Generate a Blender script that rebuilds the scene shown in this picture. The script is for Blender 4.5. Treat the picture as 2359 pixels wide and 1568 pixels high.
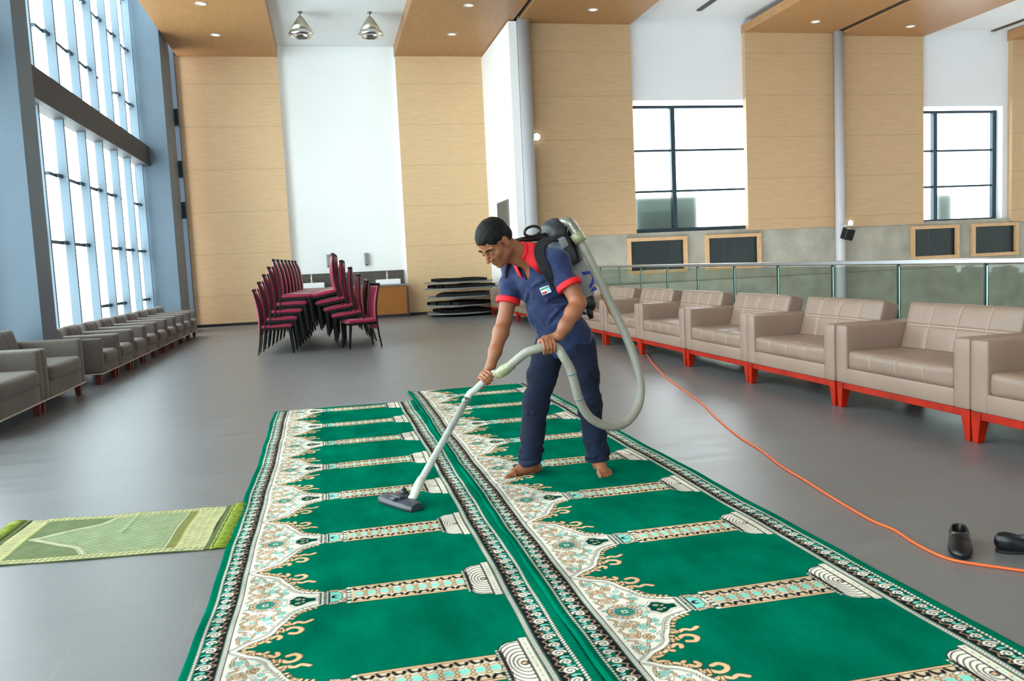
import bpy, math, random
import numpy as np
from mathutils import Vector, Matrix
for o in list(bpy.data.objects): bpy.data.objects.remove(o, do_unlink=True)
random.seed(7); rng = np.random.default_rng(7)
SC = bpy.context.scene
COL = SC.collection
PI = math.pi

# ------------------------------------------------------------------ camera
yaw, pitch, roll = (math.radians(a) for a in (12.1566, -5.2907, -2.6963))
fw = Vector((math.sin(yaw)*math.cos(pitch), math.cos(yaw)*math.cos(pitch), math.sin(pitch)))
rt = Vector((math.cos(yaw), -math.sin(yaw), 0)); up = rt.cross(fw)
c_, s_ = math.cos(roll), math.sin(roll)
rt, up = c_*rt + s_*up, -s_*rt + c_*up
cam_data = bpy.data.cameras.new('camera'); cam = bpy.data.objects.new('camera', cam_data); COL.objects.link(cam)
cam_data.sensor_width = 36; cam_data.lens = 1945.27/2359*36; cam_data.clip_start = .05; cam_data.clip_end = 500
m = Matrix(((rt.x, up.x, -fw.x, 0), (rt.y, up.y, -fw.y, 0), (rt.z, up.z, -fw.z, 1.3), (0, 0, 0, 1)))
cam.matrix_world = m
SC.camera = cam

# ------------------------------------------------------------------ world, exposure
w = bpy.data.worlds.new('world'); SC.world = w; w.use_nodes = True
bg = w.node_tree.nodes['Background']; bg.inputs[0].default_value = (.95, .98, 1.0, 1); bg.inputs[1].default_value = 7.5
w.cycles.sampling_method = 'AUTOMATIC'
SC.view_settings.view_transform = 'Standard'; SC.view_settings.look = 'None'
SC.view_settings.exposure = 0.3; SC.view_settings.gamma = 1; SC.view_settings.use_curve_mapping = False
SC.cycles.max_bounces = 10; SC.cycles.diffuse_bounces = 6; SC.cycles.transparent_max_bounces = 12
SC.cycles.sample_clamp_indirect = 6

def portal(loc, rot, sx, sy):                      # portals only guide the daylight sampling through the openings
    l = bpy.data.lights.new('daylight_portal', 'AREA'); l.shape = 'RECTANGLE'; l.size = sx; l.size_y = sy
    l.cycles.is_portal = True
    o = bpy.data.objects.new('daylight_portal', l); COL.objects.link(o); o.location = loc; o.rotation_euler = rot
for y0, y1 in ((-8.3, .6), (1.12, 10.88), (11.4, 20.6)):
    portal((-4.14, (y0+y1)/2, 4), (0, -PI/2, 0), 8, y1-y0)
portal((-4.14, 22.6, 4), (0, -PI/2, 0), 8, .7)
portal((8.95, 20.3, 3.4), (-PI/2, 0, 0), 2.9, 3)
portal((16.8, 20.3, 3.3), (-PI/2, 0, 0), 2.6, 3)

# ------------------------------------------------------------------ materials
def lin(c): return tuple(((x/255)/12.92 if x/255 <= .04045 else ((x/255+.055)/1.055)**2.4) for x in c)
MATS = {}
def mat(name, col, rough=.5, metal=0, spec=.5, noise=None, bump=None, emit=None, trans=0, coat=0, sheen=0, attr=None, ior=1.45, alpha=1):
    """noise=(scale, amount, stretch) modulates the colour; bump=(scale, strength, stretch)"""
    if name in MATS: return MATS[name]
    m = bpy.data.materials.new(name); m.use_nodes = True; nt = m.node_tree; N = nt.nodes; L = nt.links
    b = N['Principled BSDF']; c = lin(col)
    b.inputs['Base Color'].default_value = (*c, 1); b.inputs['Roughness'].default_value = rough
    b.inputs['Metallic'].default_value = metal; b.inputs['Specular IOR Level'].default_value = spec
    b.inputs['Transmission Weight'].default_value = trans; b.inputs['Coat Weight'].default_value = coat
    b.inputs['IOR'].default_value = ior; b.inputs['Alpha'].default_value = alpha
    if sheen: b.inputs['Sheen Weight'].default_value = sheen; b.inputs['Sheen Roughness'].default_value = .4
    tc = N.new('ShaderNodeTexCoord')
    def noisenode(sc, stretch, det=4):
        mp = N.new('ShaderNodeMapping'); mp.inputs['Scale'].default_value = stretch or (1, 1, 1)
        L.new(tc.outputs['Object'], mp.inputs[0])
        n = N.new('ShaderNodeTexNoise'); n.inputs['Scale'].default_value = sc; n.inputs['Detail'].default_value = det
        L.new(mp.outputs[0], n.inputs['Vector']); return n
    src = None
    if attr:
        a = N.new('ShaderNodeAttribute'); a.attribute_name = attr; src = a.outputs['Color']
    if noise:
        n = noisenode(noise[0], noise[2] if len(noise) > 2 else None)
        r = N.new('ShaderNodeMapRange'); r.inputs[1].default_value = .3; r.inputs[2].default_value = .7
        r.inputs[3].default_value = 1-noise[1]; r.inputs[4].default_value = 1+noise[1]
        L.new(n.outputs['Fac'], r.inputs[0])
        mx = N.new('ShaderNodeVectorMath'); mx.operation = 'SCALE'
        if src: L.new(src, mx.inputs[0])
        else: mx.inputs[0].default_value = c
        L.new(r.outputs[0], mx.inputs['Scale']); src = mx.outputs[0]
    if src: L.new(src, b.inputs['Base Color'])
    if bump:
        n = noisenode(bump[0], bump[2] if len(bump) > 2 else None)
        bp = N.new('ShaderNodeBump'); bp.inputs['Strength'].default_value = bump[1]; bp.inputs['Distance'].default_value = .01
        L.new(n.outputs['Fac'], bp.inputs['Height']); L.new(bp.outputs[0], b.inputs['Normal'])
    if emit: b.inputs['Emission Color'].default_value = (*lin(emit[0]), 1); b.inputs['Emission Strength'].default_value = emit[1]
    MATS[name] = m; return m

def wood_mat(name, col, pitch, off, axis_grain, sc=1):
    """veneer with fine grain and thin panel joints every `pitch` metres in z (pitch 0 = none)"""
    m = bpy.data.materials.new(name); m.use_nodes = True; nt = m.node_tree; N = nt.nodes; L = nt.links; b = N['Principled BSDF']
    tc = N.new('ShaderNodeTexCoord'); mp = N.new('ShaderNodeMapping'); mp.inputs['Scale'].default_value = axis_grain
    L.new(tc.outputs['Object'], mp.inputs[0])
    n = N.new('ShaderNodeTexNoise'); n.inputs['Scale'].default_value = 3*sc; n.inputs['Detail'].default_value = 6; L.new(mp.outputs[0], n.inputs['Vector'])
    r = N.new('ShaderNodeValToRGB'); c = lin(col)
    r.color_ramp.elements[0].position = .3; r.color_ramp.elements[0].color = (*[x*.9 for x in c], 1)
    r.color_ramp.elements[1].position = .7; r.color_ramp.elements[1].color = (*[min(1, x*1.08) for x in c], 1)
    L.new(n.outputs['Fac'], r.inputs[0]); out = r.outputs[0]
    if pitch:
        sp = N.new('ShaderNodeSeparateXYZ'); L.new(tc.outputs['Object'], sp.inputs[0])
        a = N.new('ShaderNodeMath'); a.operation = 'ADD'; a.inputs[1].default_value = off; L.new(sp.outputs['Z'], a.inputs[0])
        d = N.new('ShaderNodeMath'); d.operation = 'MODULO'; d.inputs[1].default_value = pitch; L.new(a.outputs[0], d.inputs[0])
        lt = N.new('ShaderNodeMath'); lt.operation = 'LESS_THAN'; lt.inputs[1].default_value = .014; L.new(d.outputs[0], lt.inputs[0])
        mx = N.new('ShaderNodeMix'); mx.data_type = 'RGBA'; L.new(lt.outputs[0], mx.inputs['Factor']); L.new(out, mx.inputs['A'])
        mx.inputs['B'].default_value = (*[x*.74 for x in c], 1); out = mx.outputs['Result']
    L.new(out, b.inputs['Base Color']); b.inputs['Roughness'].default_value = .42; b.inputs['Specular IOR Level'].default_value = .35
    MATS[name] = m; return m

# ------------------------------------------------------------------ mesh helpers
class MB:
    def __init__(s): s.v = []; s.f = []; s.m = []
    def add(s, vs, fs, mi=0):
        b = len(s.v); s.v += [tuple(v) for v in vs]; s.f += [tuple(b+i for i in f) for f in fs]; s.m += [mi]*len(fs); return s
    def box(s, x0, x1, y0, y1, z0, z1, mi=0, M=None):
        vs = [Vector((x, y, z)) for z in (z0, z1) for y in (y0, y1) for x in (x0, x1)]
        if M: vs = [M @ v for v in vs]
        return s.add(vs, [(0, 2, 3, 1), (4, 5, 7, 6), (0, 1, 5, 4), (2, 6, 7, 3), (0, 4, 6, 2), (1, 3, 7, 5)], mi)
    def taper(s, p0, w0, p1, w1, mi=0):                 # square post tapering from p0 (half-widths w0) to p1
        vs = [(p0[0]+a*w0[0], p0[1]+b*w0[1], p0[2]) for b in (-1, 1) for a in (-1, 1)] + [(p1[0]+a*w1[0], p1[1]+b*w1[1], p1[2]) for b in (-1, 1) for a in (-1, 1)]
        return s.add(vs, [(0, 2, 3, 1), (4, 5, 7, 6), (0, 1, 5, 4), (2, 6, 7, 3), (0, 4, 6, 2), (1, 3, 7, 5)], mi)
    def tube(s, pts, rad, n=12, mi=0, cap=True, flat=None):
        pts = [Vector(p) for p in pts]; k = len(pts)
        if not hasattr(rad, '__len__'): rad = [rad]*k
        t0 = (pts[1]-pts[0]).normalized(); ref = Vector((0, 0, 1)) if abs(t0.z) < .9 else Vector((1, 0, 0))
        nrm = (ref - t0*ref.dot(t0)).normalized(); vs = []
        for i, p in enumerate(pts):
            t = (pts[min(i+1, k-1)]-pts[max(i-1, 0)]).normalized()
            nrm = (nrm - t*nrm.dot(t)).normalized(); bn = t.cross(nrm)
            fl = flat or 1
            for j in range(n):
                a = 2*PI*j/n; vs.append(p + nrm*math.cos(a)*rad[i]*fl + bn*math.sin(a)*rad[i])
        fs = [(i*n+j, i*n+(j+1) % n, (i+1)*n+(j+1) % n, (i+1)*n+j) for i in range(k-1) for j in range(n)]
        if cap: fs += [tuple(range(n-1, -1, -1)), tuple((k-1)*n+j for j in range(n))]
        return s.add(vs, fs, mi)
    def lathe(s, prof, n=24, c=(0, 0, 0), mi=0, M=None):   # prof = [(r, z)]
        vs = [Vector((r*math.cos(2*PI*j/n), r*math.sin(2*PI*j/n), z)) for r, z in prof for j in range(n)]
        vs = [(M @ v if M else v) + Vector(c) for v in vs]; k = len(prof)
        fs = [(i*n+j, i*n+(j+1) % n, (i+1)*n+(j+1) % n, (i+1)*n+j) for i in range(k-1) for j in range(n)]
        if prof[0][0] > 1e-6: fs.append(tuple(range(n-1, -1, -1)))
        if prof[-1][0] > 1e-6: fs.append(tuple((k-1)*n+j for j in range(n)))
        return s.add(vs, fs, mi)
    def prism(s, poly, y0, y1, mi=0):                     # poly in (x, z), extruded along y
        n = len(poly); vs = [(x, y0, z) for x, z in poly] + [(x, y1, z) for x, z in poly]
        fs = [tuple(range(n)), tuple(range(2*n-1, n-1, -1))] + [(i, i+n, (i+1) % n + n, (i+1) % n) for i in range(n)]
        return s.add(vs, fs, mi)
    def build(s, name, mats, parent=None, smooth=False, bevel=0, seg=2, fix=True):
        me = bpy.data.meshes.new(name); me.from_pydata(s.v, [], s.f)
        if not isinstance(mats, (list, tuple)): mats = [mats]
        for q in mats: me.materials.append(q)
        if len(mats) > 1: me.polygons.foreach_set('material_index', s.m)
        if fix:
            import bmesh
            bm = bmesh.new(); bm.from_mesh(me); bmesh.ops.recalc_face_normals(bm, faces=bm.faces); bm.to_mesh(me); bm.free()
        if smooth: me.polygons.foreach_set('use_smooth', [True]*len(me.polygons))
        o = bpy.data.objects.new(name, me); COL.objects.link(o)
        if parent: o.parent = parent
        if bevel:
            md = o.modifiers.new('bevel', 'BEVEL'); md.width = bevel; md.segments = seg; md.limit_method = 'ANGLE'
            me.polygons.foreach_set('use_smooth', [True]*len(me.polygons))
            md.harden_normals = True
        return o
def empty(name, loc=(0, 0, 0), rz=0):
    o = bpy.data.objects.new(name, None); COL.objects.link(o); o.location = loc; o.rotation_euler = (0, 0, rz); o.empty_display_size = .1; return o
def tag(o, label=None, cat=None, group=None, kind=None):
    if label: o['label'] = label
    if cat: o['category'] = cat
    if group: o['group'] = group
    if kind: o['kind'] = kind
    return o
def struct(o): o['kind'] = 'structure'; return o
def copy_tree(o, parent=None):
    c = o.copy(); COL.objects.link(c); c.parent = parent
    for ch in o.children_saved if hasattr(o, 'children_saved') else KIDS.get(o.name, []): copy_tree(ch, c)
    return c
KIDS = {}
def register(root):                                       # remember the tree once so that copies are cheap
    for ch in bpy.data.objects:
        if ch.parent: KIDS.setdefault(ch.parent.name, []); 
    for ch in bpy.data.objects:
        if ch.parent and ch not in KIDS[ch.parent.name]: KIDS[ch.parent.name].append(ch)
def cushion(mb, c, d, r=.03, puff=(0, 0, 0), n=(8, 8, 6), M=None, seams=None, mi=0, stitch=None):
    """rounded, softly inflated box: centre c, half sizes d; seams=(axis, [(axis2, [positions])]) presses stitched grooves into the +axis face"""
    nx, ny, nz = n
    def coord(k):
        e = min(.5, r/d[0] if k == 0 else r/d[1] if k == 1 else r/d[2])
        m_ = n[k]; t = [-1, -1+e*.3, -1+e] + [(-1+e) + (2-2*e)*i/m_ for i in range(1, m_)] + [1-e, 1-e*.3, 1]; return t
    T = [coord(0), coord(1), coord(2)]
    if seams:
        for ax, sgn, ax2, poss, dep, wd in seams:
            for ps in poss:
                for k_ in (-1.6, -.8, -.35, .35, .8, 1.6):
                    v_ = (ps+k_*wd)/d[ax2]
                    if abs(v_) < .97: T[ax2].append(v_)
        T = [sorted(set(round(x_, 5) for x_ in t_)) for t_ in T]
    vs = {}; out = []; fs = []
    def P(i, j, k):
        key = (i, j, k)
        if key in vs: return vs[key]
        u = Vector((T[0][i], T[1][j], T[2][k])); p = Vector((u.x*d[0], u.y*d[1], u.z*d[2]))
        q = Vector([max(-(d[a]-r), min(d[a]-r, p[a])) for a in range(3)]); dl = p-q
        if dl.length > 1e-9: p = q + dl.normalized()*r*min(1, 1)
        for a in range(3):
            b_, c2 = (a+1) % 3, (a+2) % 3
            p[a] += math.copysign(1, u[a])*abs(u[a])**3*puff[a]*(1-u[b_]**2)*(1-u[c2]**2)
        if seams:
            for ax, sgn, ax2, poss, dep, wd in seams:
                if u[ax]*sgn > .7:
                    for ps in poss: p[ax] -= sgn*dep*math.exp(-((p[ax2]-ps)/wd)**2)
        p = p + Vector(c)
        if M: p = M @ p
        vs[key] = len(out); out.append(p); return vs[key]
    X, Y_, Z = len(T[0])-1, len(T[1])-1, len(T[2])-1
    for i in range(X):
        for j in range(Y_): fs.append((P(i, j, 0), P(i, j+1, 0), P(i+1, j+1, 0), P(i+1, j, 0))); fs.append((P(i, j, Z), P(i+1, j, Z), P(i+1, j+1, Z), P(i, j+1, Z)))
    for i in range(X):
        for k in range(Z): fs.append((P(i, 0, k), P(i+1, 0, k), P(i+1, 0, k+1), P(i, 0, k+1))); fs.append((P(i, Y_, k), P(i, Y_, k+1), P(i+1, Y_, k+1), P(i+1, Y_, k)))
    for j in range(Y_):
        for k in range(Z): fs.append((P(0, j, k), P(0, j, k+1), P(0, j+1, k+1), P(0, j+1, k))); fs.append((P(X, j, k), P(X, j+1, k), P(X, j+1, k+1), P(X, j, k+1)))
    mb.add(out, fs, mi)
    if seams and stitch is not None:
        inv = M.inverted() if M else None; b0 = len(mb.f)-len(fs); o0 = len(mb.v)-len(out)
        for k_, f_ in enumerate(fs):
            c_f = sum((out[i] for i in f_), Vector())/4
            if inv: c_f = inv @ c_f
            c_f = c_f-Vector(c)
            for ax, sgn, ax2, poss, dep, wd in seams:
                if c_f[ax]*sgn > d[ax]*.8 and any(abs(c_f[ax2]-ps) < wd*.36 for ps in poss): mb.m[b0+k_] = stitch
    return mb
# ------------------------------------------------------------------ room shell
white = mat('white_plaster', (246, 247, 247), .8, noise=(1.2, .015))
white_ceiling = mat('white_ceiling_paint', (222, 224, 225), .85, noise=(1.1, .015))
wood_wall = wood_mat('pale_veneer_panel', (220, 186, 144), 1.07, .30, (1.2, 1.2, 26))
wood_far = wood_mat('far_veneer_panel', (184, 154, 118), 1.02, .99, (1.2, 1.2, 26))  # own joint spacing; dimmer light of the far wall darkened into the colour
wood_soffit = wood_mat('orange_veneer_soffit', (166, 122, 78), 0, 0, (6, 1, 1))
wood_frame = wood_mat('oak_frame', (196, 160, 118), 0, 0, (3, 3, 3))
concrete = mat('raw_concrete', (158, 156, 144), .85, noise=(2.2, .17), bump=(18, .25))
dark = mat('dark_void', (22, 25, 28), .6)
darkframe = mat('dark_blue_window_metal', (44, 62, 74), .4, .3)
fin_blue = mat('blue_grey_painted_steel', (104, 122, 136), .5, .0, noise=(2, .03))
pillar_blue = mat('blue_grey_pillar_cladding', (88, 104, 118), .5, .0, noise=(2.5, .03))
beam_dark = mat('brown_black_beam_steel', (50, 46, 48), .6, noise=(5, .2))
column_grey = mat('grey_column_paint', (176, 176, 180), .45)
steel = mat('brushed_steel', (190, 192, 196), .3, 1)
skirt = mat('dark_skirting_stone', (52, 52, 54), .4)

def floor_mat():
    m = bpy.data.materials.new('grey_slate_tile_floor'); m.use_nodes = True; nt = m.node_tree; N = nt.nodes; L = nt.links; b = N['Principled BSDF']
    tc = N.new('ShaderNodeTexCoord'); mp = N.new('ShaderNodeMapping'); mp.inputs['Location'].default_value = (.70+.28, -.346+.28, 0); L.new(tc.outputs['Object'], mp.inputs[0])
    br = N.new('ShaderNodeTexBrick'); L.new(mp.outputs[0], br.inputs['Vector'])
    br.offset = .5; br.inputs['Scale'].default_value = 1; br.inputs['Brick Width'].default_value = .775; br.inputs['Row Height'].default_value = .39
    br.inputs['Mortar Size'].default_value = .0028; br.inputs['Mortar Smooth'].default_value = .2; br.inputs['Bias'].default_value = 0
    a = lin((95, 95, 97)); b2 = lin((98, 97, 98)); mo = lin((107, 107, 107))
    br.inputs['Color1'].default_value = (*a, 1); br.inputs['Color2'].default_value = (*b2, 1); br.inputs['Mortar'].default_value = (*mo, 1)
    n = N.new('ShaderNodeTexNoise'); n.inputs['Scale'].default_value = 3; n.inputs['Detail'].default_value = 8; n.inputs['Roughness'].default_value = .65
    mp2 = N.new('ShaderNodeMapping'); mp2.inputs['Scale'].default_value = (.5, 2.2, 1); L.new(tc.outputs['Object'], mp2.inputs[0]); L.new(mp2.outputs[0], n.inputs['Vector'])
    r = N.new('ShaderNodeMapRange'); r.inputs[1].default_value = .3; r.inputs[2].default_value = .7; r.inputs[3].default_value = .88; r.inputs[4].default_value = 1.12
    L.new(n.outputs['Fac'], r.inputs[0]); v = N.new('ShaderNodeVectorMath'); v.operation = 'SCALE'; L.new(br.outputs['Color'], v.inputs[0]); L.new(r.outputs[0], v.inputs['Scale'])
    L.new(v.outputs[0], b.inputs['Base Color'])
    r2 = N.new('ShaderNodeMapRange'); r2.inputs[3].default_value = .30; r2.inputs[4].default_value = .46; L.new(n.outputs['Fac'], r2.inputs[0]); L.new(r2.outputs[0], b.inputs['Roughness'])
    bp = N.new('ShaderNodeBump'); bp.inputs['Strength'].default_value = .08; bp.inputs['Distance'].default_value = .01; L.new(n.outputs['Fac'], bp.inputs['Height']); L.new(bp.outputs[0], b.inputs['Normal'])
    b.inputs['Specular IOR Level'].default_value = .95
    return m
o = MB().box(-4.6, 5.42, -8.4, 23.3, -.3, 0).build('floor', floor_mat()); struct(o)
o = MB().box(5.42, 20.2, -8.4, 23.3, -3.3, -3).build('floor_lower', concrete); struct(o)
o = MB().box(-.88, 2.16, 23.1, 23.4, 0, 7.4).box(-4.2, -.88, 22.96, 23.4, 0, 8.6).box(2.16, 4.66, 22.96, 23.4, 0, 7.4).build('wall_back', white); struct(o)
# veneer panels of the back wall
o = MB().box(-3.34, -.86, 22.88, 22.98, .07, 6.8).build('trim_1', wood_wall); struct(o)
o = MB().box(2.14, 4.45, 22.88, 22.98, .07, 6.85).build('trim_2', wood_wall); struct(o)
o = MB().box(-3.34, -.86, 22.93, 22.975, 0, .07).box(2.14, 4.45, 22.93, 22.975, 0, .07).build('baseboard_back', skirt); struct(o)
o = MB().box(4.45, 4.64, 19.45, 23.0, 0, 6.8).build('wall_return', white); struct(o)
# the wall beyond the void (parallel to the back wall)
rw = MB()
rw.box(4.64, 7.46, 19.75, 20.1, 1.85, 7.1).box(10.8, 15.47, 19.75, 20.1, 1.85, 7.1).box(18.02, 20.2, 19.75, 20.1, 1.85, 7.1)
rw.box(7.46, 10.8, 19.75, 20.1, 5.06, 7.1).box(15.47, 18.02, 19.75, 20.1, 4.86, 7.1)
struct(rw.build('wall_far', mat('dimmed_white_plaster', (216, 218, 222), .85, noise=(1.2, .015))))  # white plaster, its colour darkened to stand in for weaker light here
cw = MB(); zlo, zhi = 0.905, 1.70
opens = [(7.25, 8.72), (9.3, 10.72), (15.15, 16.5), (17.0, 18.36)]
x = 4.64
for a, b in opens:
    cw.box(x, a, 19.66, 20.1, -3, 1.86); cw.box(a, b, 19.66, 20.1, -3, zlo); cw.box(a, b, 19.66, 20.1, zhi, 1.86); cw.box(a, b, 20.0, 20.1, zlo, zhi, 1); x = b
cw.box(x, 20.2, 19.66, 20.1, -3, 1.86)
cw.box(4.64, 20.2, 19.6, 19.66, -3, .62)
struct(cw.build('wall_concrete', [concrete, dark]))
struct(MB().box(20.0, 20.3, -8.4, 20.1, -3, 8.6).build('wall_right', white))
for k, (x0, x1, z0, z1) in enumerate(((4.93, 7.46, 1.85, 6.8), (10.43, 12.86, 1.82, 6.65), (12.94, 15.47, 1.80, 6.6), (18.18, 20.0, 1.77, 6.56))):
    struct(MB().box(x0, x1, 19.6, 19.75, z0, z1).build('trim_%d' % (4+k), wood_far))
# ceilings and veneered soffits
struct(MB().box(-3.28, 2.3, -8.4, 23.3, 7.12, 7.3).box(2.3, 13.0, -8.4, 23.3, 7.02, 7.3).box(13.0, 20.2, -8.4, 20.2, 6.82, 7.1).box(-4.6, -3.28, -8.4, 23.3, 8.3, 8.5).box(-3.32, -3.28, -8.4, 23.3, 7.0, 8.3).build('ceiling', white_ceiling))
for k, (x0, x1, y1, z0, z1) in enumerate(((-3.28, -.85, 22.98, 6.8, 7.12), (2.12, 4.58, 22.98, 6.83, 7.12), (4.70, 7.45, 19.75, 6.8, 7.02), (10.42, 12.84, 19.75, 6.65, 6.85), (12.97, 15.47, 19.75, 6.6, 6.8), (18.15, 20.0, 19.75, 6.55, 6.8))):
    struct(MB().box(x0, x1, -8.4, y1, z0, z1).build('trim_%d' % (8+k), wood_soffit))
struct(MB().box(4.58, 4.70, -8.4, 19.7, 6.9, 7.0).box(12.84, 12.97, -8.4, 19.7, 6.64, 6.8).build('trim_14', dark))
# linear air slots in the white ceiling
for k, (x, y0, y1, z) in enumerate(((9.0, 14.5, 19.1, 7.02), (17.7, 16, 19.9, 6.82))):
    t = tag(MB().box(x-.06, x+.06, y0, y1, z-.03, z).build('ceiling_air_slot', mat('brown_slot', (70, 58, 48), .5)), ['dark linear air slot in the white ceiling between the two larger veneer soffits', 'dark linear air slot in the white ceiling at the upper right corner'][k], 'air vent', 'linear slots in the ceiling')
# round columns
for k, (x, y, cr) in enumerate(((4.79, 19.42, .145), (12.89, 19.42, .118))):
    b = -3; z1 = (6.9, 6.7)[k]
    struct(MB().tube([(x, y, b), (x, y, z1)], cr, 32).build('column_%d' % (k+1), column_grey, smooth=True))
# skirting on the concrete / railing ------------------------------------------------
def grille(i):
    a, b = opens[i]; z0, z1 = zlo, zhi
    t = empty('wall_grille', ((a+b)/2, 19.6, z0))
    fm = MB(); cx = (a+b)/2; w_ = .085
    for (x0, x1, q0, q1) in ((a-cx-w_/2, b-cx+w_/2, -w_/2, w_/2), (a-cx-w_/2, b-cx+w_/2, z1-z0-w_/2, z1-z0+w_/2), (a-cx-w_/2, a-cx+w_/2, w_/2, z1-z0-w_/2), (b-cx-w_/2, b-cx+w_/2, w_/2, z1-z0-w_/2)):
        fm.box(x0, x1, -.03, .055, q0, q1)
    fm.build('frame', wood_frame, t)
    lv = MB(); n = 9
    for k in range(1, n): xx = a-cx + (b-a)*k/n; lv.box(xx-.008, xx+.008, .12, .2, w_/2, z1-z0-w_/2)
    lv.build('louver', mat('charcoal_louver', (30, 42, 48), .4, .2), t)
    g = MB().box(a-cx+w_/2, b-cx-w_/2, .08, .09, w_/2, z1-z0-w_/2).build('glass', mat('smoked_glass', (60, 90, 95), .08, 0, .5, trans=.85), t)
    return t
for i, l_ in enumerate(('leftmost oak framed dark opening in the concrete wall, below the larger far window', 'second oak framed dark opening in the concrete wall, left of the black loudspeaker', 'oak framed dark opening in the concrete wall, first to the right of the loudspeaker', 'rightmost oak framed dark opening in the concrete wall above the handrail')):
    tag(grille(i), l_, 'wall opening', 'oak framed openings in the concrete wall')
# far windows with frosted panes and roof units standing behind them
frost = mat('frosted_glass', (238, 246, 246), .5, 0, .5, trans=1, ior=1.15)
def thin_glass(name, tint, refl, rough=.02):
    m = bpy.data.materials.new(name); m.use_nodes = True; nt = m.node_tree; N = nt.nodes; L = nt.links; N.remove(N['Principled BSDF'])
    t = N.new('ShaderNodeBsdfTransparent'); t.inputs[0].default_value = (*lin(tint), 1)
    g = N.new('ShaderNodeBsdfGlossy'); g.inputs['Roughness'].default_value = rough
    fr = N.new('ShaderNodeLayerWeight'); fr.inputs[0].default_value = .5
    pw = N.new('ShaderNodeMath'); pw.operation = 'POWER'; pw.inputs[1].default_value = 4; L.new(fr.outputs['Facing'], pw.inputs[0])
    ma = N.new('ShaderNodeMath'); ma.operation = 'MULTIPLY_ADD'; ma.inputs[1].default_value = refl; ma.inputs[2].default_value = .03; L.new(pw.outputs[0], ma.inputs[0])
    mx = N.new('ShaderNodeMixShader'); L.new(ma.outputs[0], mx.inputs[0]); L.new(t.outputs[0], mx.inputs[1]); L.new(g.outputs[0], mx.inputs[2])
    L.new(mx.outputs[0], N['Material Output'].inputs[0]); return m
clear = thin_glass('clear_window_glass', (240, 248, 248), .08)
rail_glass = thin_glass('railing_glass', (222, 230, 226), .2)
def far_window(name, x0, x1, z0, z1, xm, hz, rightpost):
    t = empty(name, ((x0+x1)/2, 20.0, z0)); cx = (x0+x1)/2; struct(t)
    f = MB(); Y0, Y1 = -.04, .06
    f.box(x0-cx, x1-cx, Y0, Y1, 0, .09).box(x0-cx, x1-cx, Y0, Y1, z1-z0-.07, z1-z0)
    f.box(xm-cx-.055, xm-cx+.055, Y0-.02, Y1, .09, z1-z0-.07)
    if rightpost: f.box(x1-cx-.12, x1-cx, Y0, Y1, .09, z1-z0-.07)
    for h in hz: f.box(x0-cx, xm-cx-.055, Y0+.03, Y1, h-z0-.025, h-z0+.025); f.box(xm-cx+.055, x1-cx-(.12 if rightpost else 0), Y0+.03, Y1, h-z0-.025, h-z0+.025)
    f.build('window_frame', darkframe, t)
    MB().box(x0-cx, x1-cx, .065, .075, .02, z1-z0-.02).build('pane', frost, t)
far_window('window_5', 7.46, 10.8, 1.87, 4.97, 8.62, (3.88, 2.88), False)
far_window('window_6', 15.47, 18.02, 1.82, 4.78, 16.1, (3.73, 2.78), True)
unit_m = mat('grey_green_unit_casing', (112, 130, 122), .6)
for k, (x0, x1, z1, l_) in enumerate(((7.75, 9.45, 2.78, 'wide grey green roof unit blurred behind the larger frosted far window'), (16.55, 17.05, 2.62, 'small grey green roof unit blurred behind the right frosted far window'))):
    t = empty('roof_unit', ((x0+x1)/2, 20.6, 1.6)); h = (x1-x0)/2
    MB().box(-h, h, -.2, .25, .12, z1-1.6).build('casing', unit_m, t, bevel=.03)
    q = MB()
    for j in range(6): q.box(-h+.08, h-.08, -.22, -.2, .25+j*.1, .29+j*.1)
    q.build('louver', mat('dark_unit_louver', (92, 108, 102), .6), t)
    MB().box(-h+.05, -h+.13, -.15, .2, 0, .12).build('foot', unit_m, t); MB().box(h-.13, h-.05, -.15, .2, 0, .12).build('foot', unit_m, t)
    tag(t, l_, 'air conditioner', 'roof units behind the far windows')
struct(MB().box(6, 20, 20.15, 24, 1.4, 1.6).build('roof_ledge', mat('pale_roof_membrane', (225, 228, 228), .8)))
# ------------------------------------------------------------------ left window wall
struct(MB().box(-4.25, -4.05, -8.4, 23.3, -.02, .12).box(-4.25, -4.05, -8.4, 23.3, 8.2, 8.4).build('wall_left', fin_blue))
for k, (y0, y1) in enumerate(((.6, 1.12), (10.88, 11.42), (20.6, 21.12))):
    struct(MB().box(-4.05, -3.3, y0, y1, 0, 8.3).build('pillar_%d' % (k+1), pillar_blue, bevel=.008))
struct(MB().box(-4.0, -3.7, 11.42, 20.6, 3.83, 4.27).box(-4.0, -3.7, 1.12, 10.88, 3.83, 4.27).build('trim_15', beam_dark, bevel=.006))
RAILS = {3: [(14.01, 17.587, 5.12), (16.62, 20.55, 6.3), (18.9, 21.1, 5.12), (20.3, 20.6, 7.4), (11.5, 14.5, 7.4), (14.0, 18.667, 2.96), (19.857, 20.6, 2.96), (13.0, 16.267, 1.93), (17.5, 20.6, 1.93), (16.336, 18.229, .86), (19.868, 20.558, .86)],
         2: [(2, 6, 1.93), (5, 9, 2.96), (3, 8, 5.12)], 1: [(-6, -2, 1.93), (-5, -1, 5.12)]}
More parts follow.
